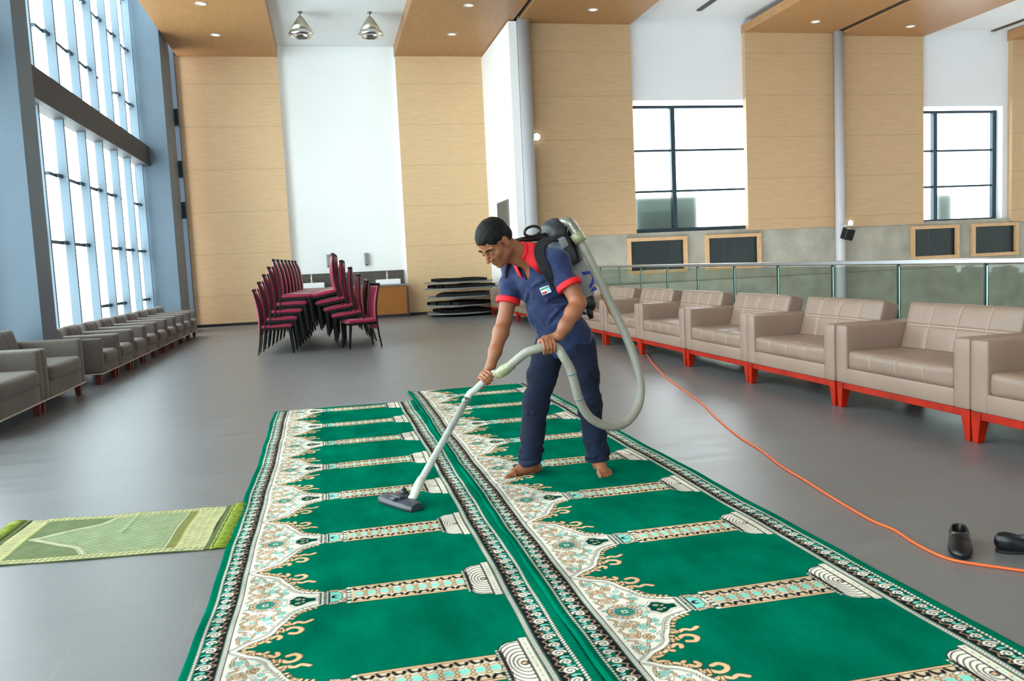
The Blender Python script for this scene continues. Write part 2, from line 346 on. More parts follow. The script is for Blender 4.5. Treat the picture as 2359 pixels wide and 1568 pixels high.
for wn, (y0, y1) in {1: (-8.3, .6), 2: (1.12, 10.88), 3: (11.42, 20.6)}.items():
    t = empty('window_%d' % wn, (-4.1, y0, 0)); struct(t)
    if wn == 3: ys = [12.2, 13.38, 14.56, 15.78, 16.92, 18.04, 19.16, 20.36]
    else:
        ys = []; yy = y0+.2
        while yy < y1-.1: ys.append(yy); yy += 1.17
    for yy in ys:
        MB().box(.135, .27, yy-y0-.03, yy-y0+.03, .12, 8.2).build('fin', fin_blue, t, bevel=.004)
    MB().box(-.01, .0, 0, y1-y0, .12, 8.2).build('pane', clear, t)
    q = MB()
    for a, b, z in RAILS[wn]:
        a, b = max(a, y0), min(b, y1); q.box(.06, .15, a-y0, b-y0, z-.03, z+.02)
        for yy in ys:
            if a-.1 < yy-.15 < b: q.box(.15, .19, yy-y0-.22, yy-y0-.03, z-.035, z+.025)
    q.build('rail', darkframe, t)
# brackets near the back corner
struct(MB().box(-4.05, -3.36, 21.12, 22.22, 0, 8.3).box(-4.05, -3.345, 22.80, 22.955, 0, 8.3).build('wall_corner', pillar_blue))
q = MB()
for z in (2.95, 3.95, 5.2): q.box(-3.75, -3.26, 22.22, 22.48, z-.2, z+.2)
struct(q.build('trim_16', darkframe, bevel=.01))
# mast seen faintly outside
mt = empty('mast', (-13, 40, -4)); mm = mat('hazy_pole_grey', (170, 178, 184), .6)
MB().tube([(0, 0, 0), (0, 0, 5.6)], .05, 8).build('pole', mm, mt); MB().box(-.5, .5, -.03, .03, 4.3, 4.36).build('crossbar', mm, mt)
tag(mt, 'thin pale mast with a crossbar standing outside the tall windows', 'mast')
# ------------------------------------------------------------------ rear wall (behind the camera) is solid and lets in no daylight
struct(MB().box(-4.6, 20.2, -8.6, -8.4, -3, 8.6).build('wall_rear', white))
# ------------------------------------------------------------------ fixtures
# glass railing along the edge of the floor
rl = empty('glass_railing', (5.34, 0, 0))
posts = [-1.2, -.05, 1.08, 2.2, 3.4, 4.75, 6.02, 7.12, 8.2, 9.33, 10.45, 11.6, 12.74, 13.9, 15.0, 16.1, 17.2, 18.3, 19.4]
MB().box(-.045, .045, -1.25, 19.43, 1.105, 1.15).build('handrail', steel, rl, bevel=.008)
for i, y in enumerate(posts):
    MB().box(-.012, .012, y-.010, y+.010, 0, 1.105).build('post', mat('dark_clamp_steel', (48, 62, 60), .4, .6), rl)
    MB().box(-.007, .007, y-.03, y-.016, .06, 1.09).build('glass_edge', mat('pale_green_glass_edge', (170, 205, 195), .2), rl)
    if i < len(posts)-1: MB().box(-.006, .006, y+.03, posts[i+1]-.03, .06, 1.09).build('glass_panel', rail_glass, rl)
MB().box(-.04, .04, -1.25, 19.43, 0, .05).build('base_channel', steel, rl)
tag(rl, 'long glass railing with steel handrail behind the tan armchairs', 'railing')
# loudspeaker on column
sp = empty('loudspeaker', (12.92, 19.2, 1.64)); bl = mat('black_plastic', (18, 19, 21), .45)
MB().box(-.12, .12, -.16, .05, -.16, .12, M=Matrix.Rotation(.25, 4, 'X') @ Matrix.Rotation(.2, 4, 'Y')).build('cabinet', bl, sp, bevel=.02)
MB().box(-.1, .1, -.175, -.163, -.13, .09, M=Matrix.Rotation(.25, 4, 'X') @ Matrix.Rotation(.2, 4, 'Y')).build('grille', mat('black_mesh', (8, 8, 9), .8), sp)
MB().box(-.2, .2, -.02, .0, .17, .2).tube([(0, -.02, .0), (0, .08, .2)], .02, 8).build('bracket', steel, sp)
tag(sp, 'small black loudspeaker under the foot of the right grey column', 'loudspeaker')
# wall lamps
for k, (x, z, r_) in enumerate(((5.04, 4.2, .09), (13.28, 1.90, .07))):
    t = empty('wall_lamp', (x, 19.6, z)); M = Matrix.Rotation(PI/2, 4, 'X')
    MB().lathe([(r_*1.05, 0), (r_*1.05, .02), (r_*.95, .03)], 20, M=M).build('base', white, t, smooth=True)
    MB().lathe([(r_*.92, .03), (r_*.8, .06), (r_*.45, .08), (0, .085)], 20, M=M).build('lens', mat('lit_lens', (255, 255, 250), .4, emit=((255, 255, 250), 9)), t, smooth=True)
    tag(t, ['bright round wall lamp high on the veneer panel right of the first column', 'bright small wall lamp above the loudspeaker, right of the second column'][k], 'lamp', 'small lit wall lamps')
# pendants
chrome = mat('polished_aluminium', (215, 216, 210), .12, 1)
brass_glow = mat('satin_aluminium_cone', (178, 172, 152), .3, .9)
for k, (x, y) in enumerate(((-.19, 20.1), (1.355, 20.05))):
    t = empty('pendant_lamp', (x, y, 7.12))
    MB().lathe([(.05, 0), (.05, -.02), (.012, -.05), (.012, -.10), (.03, -.11), (.03, -.13)], 16).build('mount', mat('grey_metal', (110, 112, 114), .4, .8), t, smooth=True)
    MB().lathe([(.04, -.10), (.07, -.13), (.25, -.42)], 36).build('shade', brass_glow, t, smooth=True)
    MB().lathe([(.25, -.42), (.285, -.48), (.285, -.50), (.25, -.54), (.22, -.55), (.18, -.45), (.03, -.16)], 36).build('reflector', chrome, t, smooth=True)
    MB().lathe([(0, -.2), (.05, -.22), (.065, -.3), (.04, -.36), (0, -.38)], 16).build('bulb', white, t, smooth=True)
    tag(t, ['left of the two conical chrome pendant lamps under the white ceiling', 'right of the two conical chrome pendant lamps under the white ceiling'][k], 'pendant lamp', 'conical pendant lamps')
# downlights
DL = [(-2.11, 18.53, 6.8, 'recessed downlight at the top edge of the left veneer soffit'), (-2.11, 20.86, 6.8, 'recessed downlight in the left veneer soffit, nearer the back wall'),
      (3.37, 18.42, 6.83, 'recessed downlight in the middle veneer soffit, left of the slot, nearer the top edge'), (3.34, 20.7, 6.83, 'recessed downlight in the middle veneer soffit, nearest the back wall'),
      (6.18, 18.48, 6.8, 'recessed downlight in the middle veneer soffit, right of the dark slot'), (11.75, 18.6, 6.65, 'recessed downlight in the right veneer soffit, left of its dark slot'), (14.4, 18.7, 6.6, 'recessed downlight in the right veneer soffit, right of its dark slot')]
for x, y, z, l_ in DL:
    t = empty('downlight', (x, y, z))
    MB().lathe([(.115, 0), (.115, -.012), (.085, -.014), (.085, 0)], 24).build('rim', mat('pale_rim', (205, 200, 190), .4), t, smooth=True)
    MB().lathe([(.084, -.002), (.04, -.006), (0, -.006)], 20).build('lens', mat('downlight_lens', (240, 236, 225), .3, emit=((255, 250, 235), .8)), t, smooth=True)
    tag(t, l_, 'downlight', 'recessed downlights in the veneer soffits')
# vent grille on the white return wall
t = empty('vent_grille', (4.45, 20.93, 2.47)); gm = mat('grey_louver_vent', (128, 126, 120), .5, .3)
MB().box(-.03, 0, -.66, .66, -.36, -.33).box(-.03, 0, -.66, .66, .33, .36).box(-.03, 0, -.66, -.62, -.33, .33).box(-.03, 0, .62, .66, -.33, .33).build('frame', gm, t)
q = MB()
for k in range(14): yy = -.6+k*.0915; q.box(-.025, .0, yy, yy+.035, -.33, .33)
q.build('slat', gm, t); MB().box(-.004, 0, -.62, .62, -.33, .33).build('backing', mat('vent_dark', (70, 68, 64), .7), t)
tag(t, 'grey slatted air vent on the white return wall behind the head of the man', 'vent')
# counter with basins, splashback, taps, dispensers
ct_wood = wood_mat('amber_veneer_counter', (156, 98, 44), 0, 0, (1.5, 1.5, 30))
stone = mat('dark_speckled_stone', (84, 78, 72), .35, noise=(60, .5))
t = empty('washbasin_counter', (.62, 22.73, 0))
MB().box(-1.47, 1.42, -.3, .33, .08, .83).build('cabinet', ct_wood, t); MB().box(-1.47, 1.45, -.24, .33, 0, .08).build('plinth', skirt, t)
MB().box(-1.48, 1.46, -.34, .345, .83, .875).build('worktop', mat('grey_stone_worktop', (128, 128, 128), .3), t)
MB().box(-1.47, 1.44, .31, .345, .875, 1.235).build('splashback', stone, t)
tag(t, 'amber veneer washbasin counter with grey top and dark stone splashback', 'counter', )
ceramic = mat('white_ceramic', (245, 247, 248), .12, coat=.5)
for k, x in enumerate((-.38, 1.585)):
    t = empty('washbasin', (x, 22.62, .875)); q = MB()
    q.box(-.32, .32, -.2, .2, 0, .03).box(-.32, -.295, -.2, .2, .03, .13).box(.295, .32, -.2, .2, .03, .13).box(-.295, .295, -.2, -.175, .03, .13).box(-.295, .295, .11, .2, .03, .13)
    q.build('bowl', ceramic, t, bevel=.006); MB().lathe([(.02, .031), (.02, .034), (0, .034)], 12, (0, -.03, 0)).build('drain', chrome, t)
    tag(t, ['white rectangular washbasin half hidden behind the middle of the stacked chairs', 'white rectangular washbasin at the right end of the counter'][k], 'washbasin', 'rectangular washbasins on the counter')
    t = empty('tap', (x, 22.78, 1.005))
    MB().tube([(0, 0, 0), (0, 0, .2)], [.022, .018], 12).build('body', chrome, t, smooth=True)
    MB().tube([(0, 0, .13), (0, -.06, .15), (0, -.13, .145)], .012, 10).build('spout', chrome, t, smooth=True)
    MB().tube([(0, 0, .2), (0, .02, .22), (0, .05, .235)], .009, 8).build('lever', chrome, t, smooth=True)
    tag(t, ['chrome tap on the left washbasin behind the stacked chairs', 'chrome tap on the right washbasin'][k], 'tap', 'chrome taps')
for k, x in enumerate((.092, 1.08)):
    t = empty('soap_dispenser', (x, 23.1, 1.57)); gg = mat('satin_grey_dispenser', (150, 150, 148), .3, .7)
    MB().box(-.055, .055, -.11, 0, -.16, .16).build('body', gg, t, bevel=.015); MB().box(-.03, .03, -.125, -.03, -.175, -.16).build('nozzle', bl, t)
    tag(t, ['left grey soap dispenser on the white wall above the stacked chairs', 'right grey soap dispenser on the white wall, nearer the right washbasin'][k], 'dispenser', 'grey wall dispensers')

# ------------------------------------------------------------------ stacked folding tables
tb = mat('dark_table_laminate', (46, 48, 50), .35); tedge = mat('grey_table_edge', (116, 120, 120), .4); tmet = mat('black_folding_frame', (16, 17, 18), .45, .3)
def folding_table(x, y, z, r, rz, label):
    t = empty('folding_table', (x, y, z), rz)
    MB().lathe([(0, .06), (r-.01, .06), (r, .066), (r, .088), (r-.01, .094), (0, .094)], 56).build('tabletop', [tedge], t, smooth=False)
    for sx in (-1, 1):
        q = MB(); xx = sx*r*.62
        q.box(xx-.02, xx+.02, -.62, .62, .094, .17); q.box(xx-.02-sx*.34, xx+.02-sx*.34, -.60, .60, .094, .15)
        q.build('leg_frame', tmet, t)
        for sy in (-.66, -.2, .2, .62): MB().box(min(xx, xx-sx*.36), max(xx, xx-sx*.36), sy, sy+.04, .12, .175).build('leg', tmet, t)
    for sy in (-.68, -.3, .3, .66): MB().box(-r*.70, r*.70, sy, sy+.03, .094, .165).build('rail', tmet, t)
    MB().box(-.06, .06, -.35, .35, .125, .15).build('brace', tmet, t)
    return tag(t, label, 'folding table', 'round folding tables stacked against the back wall')
TL = [(3.42, .0, .93, .1, 'lowest round folding table of the stack by the back wall'), (3.42, .20, .92, .5, 'second round folding table from the bottom of the stack'),
      (3.46, .42, .94, -.2, 'third round folding table from the bottom of the stack'), (3.40, .64, .95, .25, 'fourth round folding table from the bottom, second from the top'), (3.34, .80, .90, 0, 'top round folding table of the stack, legs folded upwards')]
for x, z, r, rz, l_ in TL: folding_table(x, 21.75, z*.985, r, rz, l_)
tb_root = None

# ------------------------------------------------------------------ tan leather armchairs (right row)
tan = mat('tan_leather', (136, 113, 99), .42, noise=(5, .05), bump=(90, .12)); stitchm = mat('pale_stitching', (160, 142, 126), .5)
tan2 = mat('tan_leather_cushion', (132, 109, 95), .4, noise=(5, .06), bump=(90, .12))
redw = mat('red_lacquered_wood', (150, 26, 3), .4, spec=.25, noise=(9, .25))
HW = .735
def armchair(name, HW, D, ah, at_, seat_h, back_h, m1, m2, mleg, style):
    t = empty(name)                                  # faces -x, width along y, origin under the front edge centre
    if style == 'tan':
        zb = .205
        fr = MB(); cushion(fr, (D/2, 0, zb+.065), (D/2, HW-at_+.005, .062), .012, n=(3, 6, 2)); fr.build('seat_frame', m1, t, smooth=True)
        for s in (-1, 1):
            q = MB(); cushion(q, (D/2-.0, s*(HW-at_/2), (zb+ah)/2), (D/2, at_/2, (ah-zb)/2), .018, puff=(.004, .004, .004), n=(6, 2, 5)); q.build('armrest', m1, t, smooth=True)
        q = MB(); iw = HW-at_-.004
        cushion(q, (D*.40, 0, .40), (D*.42-.02, iw, .075), .035, puff=(.012, 0, .018), n=(10, 24, 4), seams=[(0, -1, 1, [-iw*.5, 0, iw*.5], .007, .010), (2, 1, 1, [-iw*.5, 0, iw*.5], .006, .010), (2, 1, 0, [.0], .004, .01)], stitch=1)
        q.build('seat_cushion', [m2, stitchm], t, smooth=True)
        R = Matrix.Translation((D-.33, 0, .43)) @ Matrix.Rotation(math.radians(15), 4, 'Y')
        q = MB(); cushion(q, (.08, 0, .205), (.085, iw, .215), .03, puff=(.018, 0, .006), n=(4, 26, 14), M=R, seams=[(0, -1, 1, [-iw*.5, 0, iw*.5], .008, .010), (0, -1, 2, [.03], .008, .010)], stitch=1)
        q.build('backrest', [m2, stitchm], t, smooth=True)
        q = MB(); cushion(q, (D-.05, 0, (zb+ah)/2-.01), (.05, iw, (ah-zb)/2-.01), .015, n=(2, 5, 5)); q.build('back_panel', m1, t, smooth=True)
        q = MB(); q.box(.012, .042, -HW+.07, HW-.07, 0.157, .208).box(D-.042, D-.012, -HW+.07, HW-.07, 0.157, .208)
        for s in (-1, 1): q.box(.04, D-.04, s*(HW-.03)-.012, s*(HW-.03)+.012, 0.157, .208)
        q.build('base_rail', mleg, t, bevel=.003)
        for sx, x_ in ((1, .045), (-1, D-.045)):
            for s in (-1, 1):
                MB().taper((x_-.008*sx, s*(HW-.032), 0), (.024, .022, 0), (x_, s*(HW-.045), .205), (.04, .043, 0)).build('leg', mleg, t, bevel=.003)
    else:
        zb = .145
        fr = MB(); cushion(fr, (D/2, 0, zb+.09), (D/2, HW-at_+.005, .09), .012, n=(3, 6, 2)); fr.build('seat_frame', m1, t, smooth=True)
        for s in (-1, 1):
            q = MB(); cushion(q, (D/2, s*(HW-at_/2), (zb+ah)/2), (D/2, at_/2, (ah-zb)/2), .028, puff=(.004, .004, .006), n=(6, 2, 5)); q.build('armrest', m1, t, smooth=True)
        iw = HW-at_-.004; q = MB(); cushion(q, (D*.40, 0, seat_h-.075), (D*.42, iw, .085), .045, puff=(.015, 0, .02), n=(10, 10, 4)); q.build('seat_cushion', m2, t, smooth=True)
        R = Matrix.Translation((D-.27, 0, seat_h-.04)) @ Matrix.Rotation(math.radians(14), 4, 'Y'); bh = (back_h-seat_h+.05)/2
        q = MB(); cushion(q, (.08, 0, bh), (.085, iw, bh), .05, puff=(.02, 0, .01), n=(4, 14, 8), M=R, seams=[(0, -1, 1, [-iw/3, iw/3], .006, .010)]); q.build('backrest', m2, t, smooth=True)
        q = MB(); cushion(q, (D-.05, 0, (zb+ah)/2), (.05, iw, (ah-zb)/2-.01), .015, n=(2, 5, 5)); q.build('back_panel', m1, t, smooth=True)
        q = MB(); q.box(-.004, .01, -HW+.004, HW-.004, zb-.012, zb+.002)
        for s in (-1, 1): q.box(.0, D-.01, s*(HW-.004)-.006, s*(HW-.004)+.006, zb-.012, zb+.002)
        q.build('piping', mat('pale_piping', (190, 182, 165), .5), t)
        for x_ in (.07, D-.07):
            for s in (-1, 1): MB().taper((x_, s*(HW-.07), 0), (.026, .028, 0), (x_, s*(HW-.07), zb), (.036, .042, 0)).build('leg', mleg, t, bevel=.003)
    return t
a0 = armchair('armchair', HW, .80, .672, .147, .475, .82, tan, tan2, redw, 'tan'); register(a0)
n_tan = 12
ordw = ['nearest', 'second', 'third', 'fourth', 'fifth', 'sixth', 'seventh', 'eighth', 'ninth', 'tenth', 'eleventh', 'farthest']
for i in range(n_tan):
    o = a0 if i == 0 else copy_tree(a0)
    o.location = (4.0+.006*(i % 2), 3.905+1.482*i, 0)
    lb = {0: 'tan leather armchair cut off by the right edge of the picture', 11: 'tan leather armchair farthest along the right row, by the folded tables'}.get(i, '%s tan leather armchair with red wooden legs in the right row, counted from the camera' % ordw[i])
    tag(o, lb, 'armchair', 'tan leather armchairs in front of the glass railing')
# ------------------------------------------------------------------ grey brown armchairs (left row)
fab = mat('grey_brown_fabric', (92, 84, 78), .75, noise=(40, .06), bump=(200, .15), sheen=.2); fab2 = mat('grey_brown_fabric_cushion', (86, 78, 72), .75, noise=(40, .06), bump=(200, .15), sheen=.2)
rleg = mat('dark_red_block_leg', (96, 34, 24), .4, noise=(9, .2))
b0 = armchair('armchair', .722, .84, .655, .15, .455, .82, fab, fab2, rleg, 'left'); register(b0)
for i in range(2):
    o = b0 if i == 0 else copy_tree(b0)
    o.location = (-2.83, 8.505+1.45*i, 0); o.rotation_euler = (0, 0, PI)
    tag(o, ['wide grey brown armchair cut off by the left edge of the picture', 'wide grey brown armchair just before the near blue grey pillar'][i], 'armchair', 'wide grey brown armchairs by the windows')
c0 = armchair('armchair', .446, .84, .585, .12, .40, .72, fab, fab2, rleg, 'left'); register(c0)
for i in range(9):
    o = c0 if i == 0 else copy_tree(c0)
    o.location = (-2.83, 11.9+.9*i, 0); o.rotation_euler = (0, 0, PI)
    lb = {0: 'first narrow grey brown armchair just past the near blue grey pillar', 8: 'last narrow grey brown armchair of the left row, by the far pillar'}.get(i, '%s narrow grey brown armchair past the near pillar, under the tall windows' % ordw[i])
    tag(o, lb, 'armchair', 'narrow grey brown armchairs under the windows')

# ------------------------------------------------------------------ stacked dining chairs
maroon = mat('maroon_upholstery', (146, 24, 60), .4, noise=(8, .1), sheen=.3); blackw = mat('black_lacquered_wood', (9, 10, 13), .35, spec=.3)
under = mat('grey_seat_underside', (120, 116, 112), .7)
def dining_chair():
    t = empty('dining_chair')          # faces +x
    q = MB(); cushion(q, (.02, 0, .445), (.245, .225, .032), .028, puff=(.01, .005, .014), n=(8, 8, 3)); q.build('seat', maroon, t, smooth=True)
    MB().box(-.2, .235, -.2, .2, .392, .412).build('seat_board', under, t, bevel=.004)
    # curved padded backrest
    prof = [(-.235, .30), (-.222, .45), (-.222, .60), (-.236, .75), (-.262, .90), (-.300, 1.02)]
    def pc(s_):
        k = min(int(s_), len(prof)-2); f = s_-k; a, b = prof[k], prof[k+1]; return (a[0]*(1-f)+b[0]*f, a[1]*(1-f)+b[1]*f)
    vs = []; fs = []; ns = 16; nw = 8
    for side in (0, 1):
        for i in range(ns+1):
            s_ = i/ns*(len(prof)-1.001); x, z = pc(s_); th = .044*(1-.45*abs(2*i/ns-1)**4)
            hw = .198+.012*(i/ns)
            for j in range(nw+1):
                y = -hw+2*hw*j/nw; puff = th*(1-abs(2*j/nw-1)**4)**.5 if 0 < j < nw else .004
                vs.append((x+(puff if side == 0 else -puff), y, z))
    o_ = (ns+1)*(nw+1)
    for i in range(ns):
        for j in range(nw):
            a = i*(nw+1)+j; fs.append((a, a+1, a+nw+2, a+nw+1)); fs.append((o_+a, o_+a+nw+1, o_+a+nw+2, o_+a+1))
        for j in (0, nw): a = i*(nw+1)+j; fs.append((a, a+nw+1, o_+a+nw+1, o_+a))
    for i in (0, ns):
        for j in range(nw): a = i*(nw+1)+j; fs.append((a, a+1, o_+a+1, o_+a))
    MB().add(vs, fs).build('backrest', maroon, t, smooth=True)
    MB().box(-.318, -.282, -.215, .215, 1.015, 1.06).build('top_rail', blackw, t, bevel=.005)
    q = MB(); q.box(-.22, .24, -.222, -.2, .385, .425).box(-.22, .24, .2, .222, .385, .425).box(.22, .24, -.2, .2, .385, .425).box(-.225, -.205, -.2, .2, .385, .425)
    q.build('frame', blackw, t, bevel=.005)
    for s in (-1, 1):
        MB().taper((.262, s*.2, 0), (.013, .013, 0), (.225, s*.208, .41), (.022, .02, 0)).build('leg', blackw, t, bevel=.003)
        y = s*.214; st = [(-.285, 0), (-.25, .2), (-.228, .42), (-.222, .6), (-.236, .75), (-.264, .9), (-.305, 1.045)]
        poly = [(x-.012+.002*(k == 0), z) for k, (x, z) in enumerate(st)] + [(x+.013-.002*(k == 0), z) for k, (x, z) in reversed(list(enumerate(st)))]
        MB().prism(poly, y-.014, y+.014).build('leg', blackw, t, bevel=.004)
    return t
d0 = dining_chair(); register(d0); first = True
hname = ['lowest', 'second lowest', 'middle', 'second highest', 'topmost']
stack_no = 0
def put_chair(x, y, z, rz, tilt, label, group):
    global first
    o = d0 if first else copy_tree(d0); first = False
    o.location = (x, y, z); o.rotation_euler = (0, tilt, rz); o.rotation_mode = 'XYZ'
    tag(o, label, 'chair', group)
for j in range(7):                                         # left side, backs to the left
    for i in range(5):
        x = -.86 + .086*i + .038*j; y = 14.32 + .56*j
        if j == 0: lb = '%s maroon chair of the front stack on the left side, back to the left' % hname[i]
        else: lb = '%s maroon chair in %s stack behind the front one on the left side' % (hname[i], ['', 'the first', 'the second', 'the third', 'the fourth', 'the fifth', 'the sixth'][j])
        put_chair(x, y, .118*i, 0, 0, lb, 'stacked maroon chairs, left side')
for j in range(5):                                         # right side, backs to the right, seats tilted
    for i in range(5):
        if j == 0 and i == 0: x, y, tl, rz = .50, 14.35, .0, PI+.28
        else: x, y, tl, rz = .47 - .115*i + .02*j, 14.42+.58*j, .10+.02*i, PI+.05
        if j == 0: lb = '%s maroon chair of the front stack on the right side, back to the right' % hname[i]
        else: lb = '%s maroon chair in %s stack behind the front one on the right side' % (hname[i], ['', 'the first', 'the second', 'the third', 'the fourth'][j])
        put_chair(x, y, .118*i+(.02 if tl else 0), rz, tl, lb, 'stacked maroon chairs, right side')
# ------------------------------------------------------------------ woven prayer carpets: the knotted pattern is drawn into one repeat and laid along the carpet
class Weave:
    def __init__(s, U, V, px, base):
        s.px = px; s.nu, s.nv = int(U/px), int(V/px); s.u = (np.arange(s.nu)+.5)*px; s.v = (np.arange(s.nv)+.5)*px
        s.a = np.zeros((s.nu, s.nv, 3)); s.a[:] = lin(base)
    def _w(s, lo, hi):
        i0 = max(0, int(lo[0]/s.px)-1); i1 = min(s.nu, int(hi[0]/s.px)+2); j0 = max(0, int(lo[1]/s.px)-1); j1 = min(s.nv, int(hi[1]/s.px)+2); return slice(i0, max(i0, i1)), slice(j0, max(j0, j1))
    def _put(s, sl, d, c):
        al = np.clip(.5-d/s.px, 0, 1)[..., None]; s.a[sl] = s.a[sl]*(1-al)+np.array(lin(c))*al
    def stroke(s, pts, w, c, edge=None):
        if edge: s.stroke(pts, w+.0065, edge)
        P = np.array(pts, float); r = w/2; sl = s._w(P.min(0)-r, P.max(0)+r); U, V = np.meshgrid(s.u[sl[0]], s.v[sl[1]], indexing='ij')
        if U.size == 0: return
        d = np.full(U.shape, 9.)
        for a, b in zip(P[:-1], P[1:]):
            ab = b-a; t = np.clip(((U-a[0])*ab[0]+(V-a[1])*ab[1])/(ab@ab+1e-12), 0, 1); d = np.minimum(d, np.hypot(U-a[0]-t*ab[0], V-a[1]-t*ab[1]))
        s._put(sl, d-r, c)
    def disc(s, u, v, r, c, edge=None): 
        if edge: s.disc(u, v, r+.0033, edge)
        s.stroke([(u, v), (u+1e-5, v)], 2*r, c)
    def rect(s, u0, u1, v0, v1, c):
        sl = s._w((u0, v0), (u1, v1)); U, V = np.meshgrid(s.u[sl[0]], s.v[sl[1]], indexing='ij')
        if U.size: s._put(sl, np.maximum(np.maximum(u0-U, U-u1), np.maximum(v0-V, V-v1)), c)
    def poly(s, pts, c, edge=None):
        if edge: s.stroke(list(pts)+[pts[0]], .007, edge)
        P = np.array(pts, float); sl = s._w(P.min(0), P.max(0)); U, V = np.meshgrid(s.u[sl[0]], s.v[sl[1]], indexing='ij')
        if U.size == 0: return
        ins = np.zeros(U.shape, bool); k = len(P)
        for i in range(k):
            a, b = P[i], P[(i+1) % k]
            if a[1] == b[1]: continue
            ins ^= ((a[1] > V) != (b[1] > V)) & (U < (b[0]-a[0])*(V-a[1])/(b[1]-a[1])+a[0])
        s._put(sl, np.where(ins, -1, 1)*s.px, c)
def spiral(cu, cv, r0, r1, a0, turns, n=26, sq=1):
    return [(cu+(r0+(r1-r0)*i/n)*math.cos(a0+turns*2*PI*i/n)*sq, cv+(r0+(r1-r0)*i/n)*math.sin(a0+turns*2*PI*i/n)) for i in range(n+1)]
def smooth_line(P, k=6):
    P = [np.array(p, float) for p in P]; out = []
    for i in range(len(P)-1):
        p0 = P[max(i-1, 0)]; p1 = P[i]; p2 = P[i+1]; p3 = P[min(i+2, len(P)-1)]
        for j in range(k):
            t = j/k; out.append(tuple(.5*((2*p1)+(-p0+p2)*t+(2*p0-5*p1+4*p2-p3)*t*t+(-p0+3*p1-3*p2+p3)*t**3)))
    out.append(tuple(P[-1])); return out
GREEN = (0, 98, 74); DGREEN = (3, 64, 52); INK = (34, 30, 32); CREAM = (218, 212, 198); TAN = (214, 176, 136); AQUA = (128, 205, 190); TEAL = (20, 128, 108); GREYL = (128, 118, 112)
WU, WP = 1.305, .772
def carpet_tile():
    H = WP/2; px = .0019
    h = Weave(WU, H, px, GREEN)                     # half repeat, mirrored about the medallion axis (v = 0)
    B = smooth_line([(.150, .386), (.175, .365), (.205, .335), (.245, .312), (.278, .275), (.292, .235), (.315, .19), (.338, .135), (.372, .095), (.442, .066)])
    h.poly([(.138, 0), (.138, .387)]+B+[(.442, 0)], CREAM)
    # leafy tan fringe on the green side
    for i in range(0, len(B)-6, 3):
        (a, b), (c, d) = B[i], B[i+1]; t = math.atan2(d-b, c-a)+PI/2; ln = .022
        h.stroke([(a, b), (a+math.cos(t)*ln, b+math.sin(t)*ln)], .012, TAN, INK)
    for base, pts in (((.36, .108), [(.372, .122)]), ((.38, .095), [(.392, .112)]), ((.40, .085), [(.41, .103)]), ((.42, .076), [(.430, .095)]), ((.343, .13), [(.352, .152)])):
        h.stroke([base]+pts, .011, TAN, INK)
    horns = [smooth_line([(.280, .262), (.312, .266), (.340, .246), (.366, .252), (.378, .276), (.362, .298), (.338, .292)]),
             smooth_line([(.305, .205), (.335, .218), (.362, .202), (.386, .214), (.412, .198)]),
             smooth_line([(.25, .308), (.272, .315), (.292, .300), (.306, .312), (.300, .328)]),
             smooth_line([(.212, .333), (.236, .342), (.252, .330), (.268, .343)]), smooth_line([(.18, .362), (.205, .366), (.222, .358)])]
    for k, q in enumerate(horns): h.stroke([(a+.004, b+.004) for a, b in q], .018-.0012*k, TAN, INK)
    for a, b in (((.30, .262), (.296, .285)), ((.318, .257), (.318, .277)), ((.335, .205), (.34, .222)), ((.268, .312), (.262, .33)), ((.228, .34), (.224, .356))): h.stroke([a, b], .009, TAN, INK)
    h.stroke(B, .016, CREAM, INK)
    h.stroke([(b[0]-.014, b[1]-.010) for b in B], .004, GREYL)
    for i in range(len(B)-18, len(B)-2, 2): h.disc(B[i][0]-.002, B[i][1]-.002, .004, INK)
    # ornaments inside the white spandrel
    for q, w_, c, e in ((spiral(.196, .105, .004, .026, 0, 1.4), .008, TAN, GREYL), (spiral(.252, .135, .004, .024, 2, 1.3), .008, AQUA, GREYL), (spiral(.188, .195, .004, .026, 1, 1.4), .008, TAN, GREYL),
                     (spiral(.238, .225, .003, .022, 3, 1.3), .007, TAN, INK), (spiral(.178, .288, .003, .022, 2, 1.3), .007, AQUA, GREYL), (spiral(.30, .10, .003, .018, 1, 1.2), .006, AQUA, GREYL)):
        h.stroke(q, w_, c, e)
    for q in ([(.155, .05), (.175, .075), (.16, .10), (.176, .13), (.158, .155), (.172, .19)], [(.225, .09), (.24, .105), (.225, .125), (.21, .15), (.215, .185), (.20, .22)], [(.16, .23), (.185, .245), (.17, .27), (.16, .30), (.168, .335)],
              [(.27, .07), (.29, .075), (.285, .10), (.27, .13), (.28, .165)], [(.215, .265), (.205, .30), (.186, .325)]):
        h.stroke(smooth_line(q), .0055, TAN, INK)
    for u, v, r in ((.165, .025, .007), (.20, .16, .008), (.263, .185, .009), (.225, .255, .008), (.16, .21, .006), (.30, .14, .008), (.285, .055, .009), (.20, .30, .007), (.25, .26, .006), (.305, .03, .008)):
        h.disc(u, v, r, AQUA, GREYL)
    for u, v, a in ((.158, .12, .5), (.245, .165, 2.2), (.19, .25, 1.1), (.275, .21, -.6), (.165, .265, .3), (.215, .075, 1.8)):
        h.stroke([(u, v), (u+.016*math.cos(a), v+.016*math.sin(a))], .009, CREAM, GREYL)
    # medallion
    cu = .232
    for k in range(18):
        a = 2*PI*k/18+.17; h.disc(cu+.052*math.cos(a), .052*math.sin(a), .0095, TAN if k % 3 else CREAM, INK)
    h.disc(cu, 0, .043, CREAM, INK)
    for k in range(12):
        a = 2*PI*k/12; h.disc(cu+.028*math.cos(a), .028*math.sin(a), .010, TEAL, GREYL)
    h.disc(cu, 0, .020, TEAL); h.rect(cu-.011, cu+.011, -1, .011, CREAM); h.rect(cu-.006, cu+.006, -1, .0055, DGREEN)
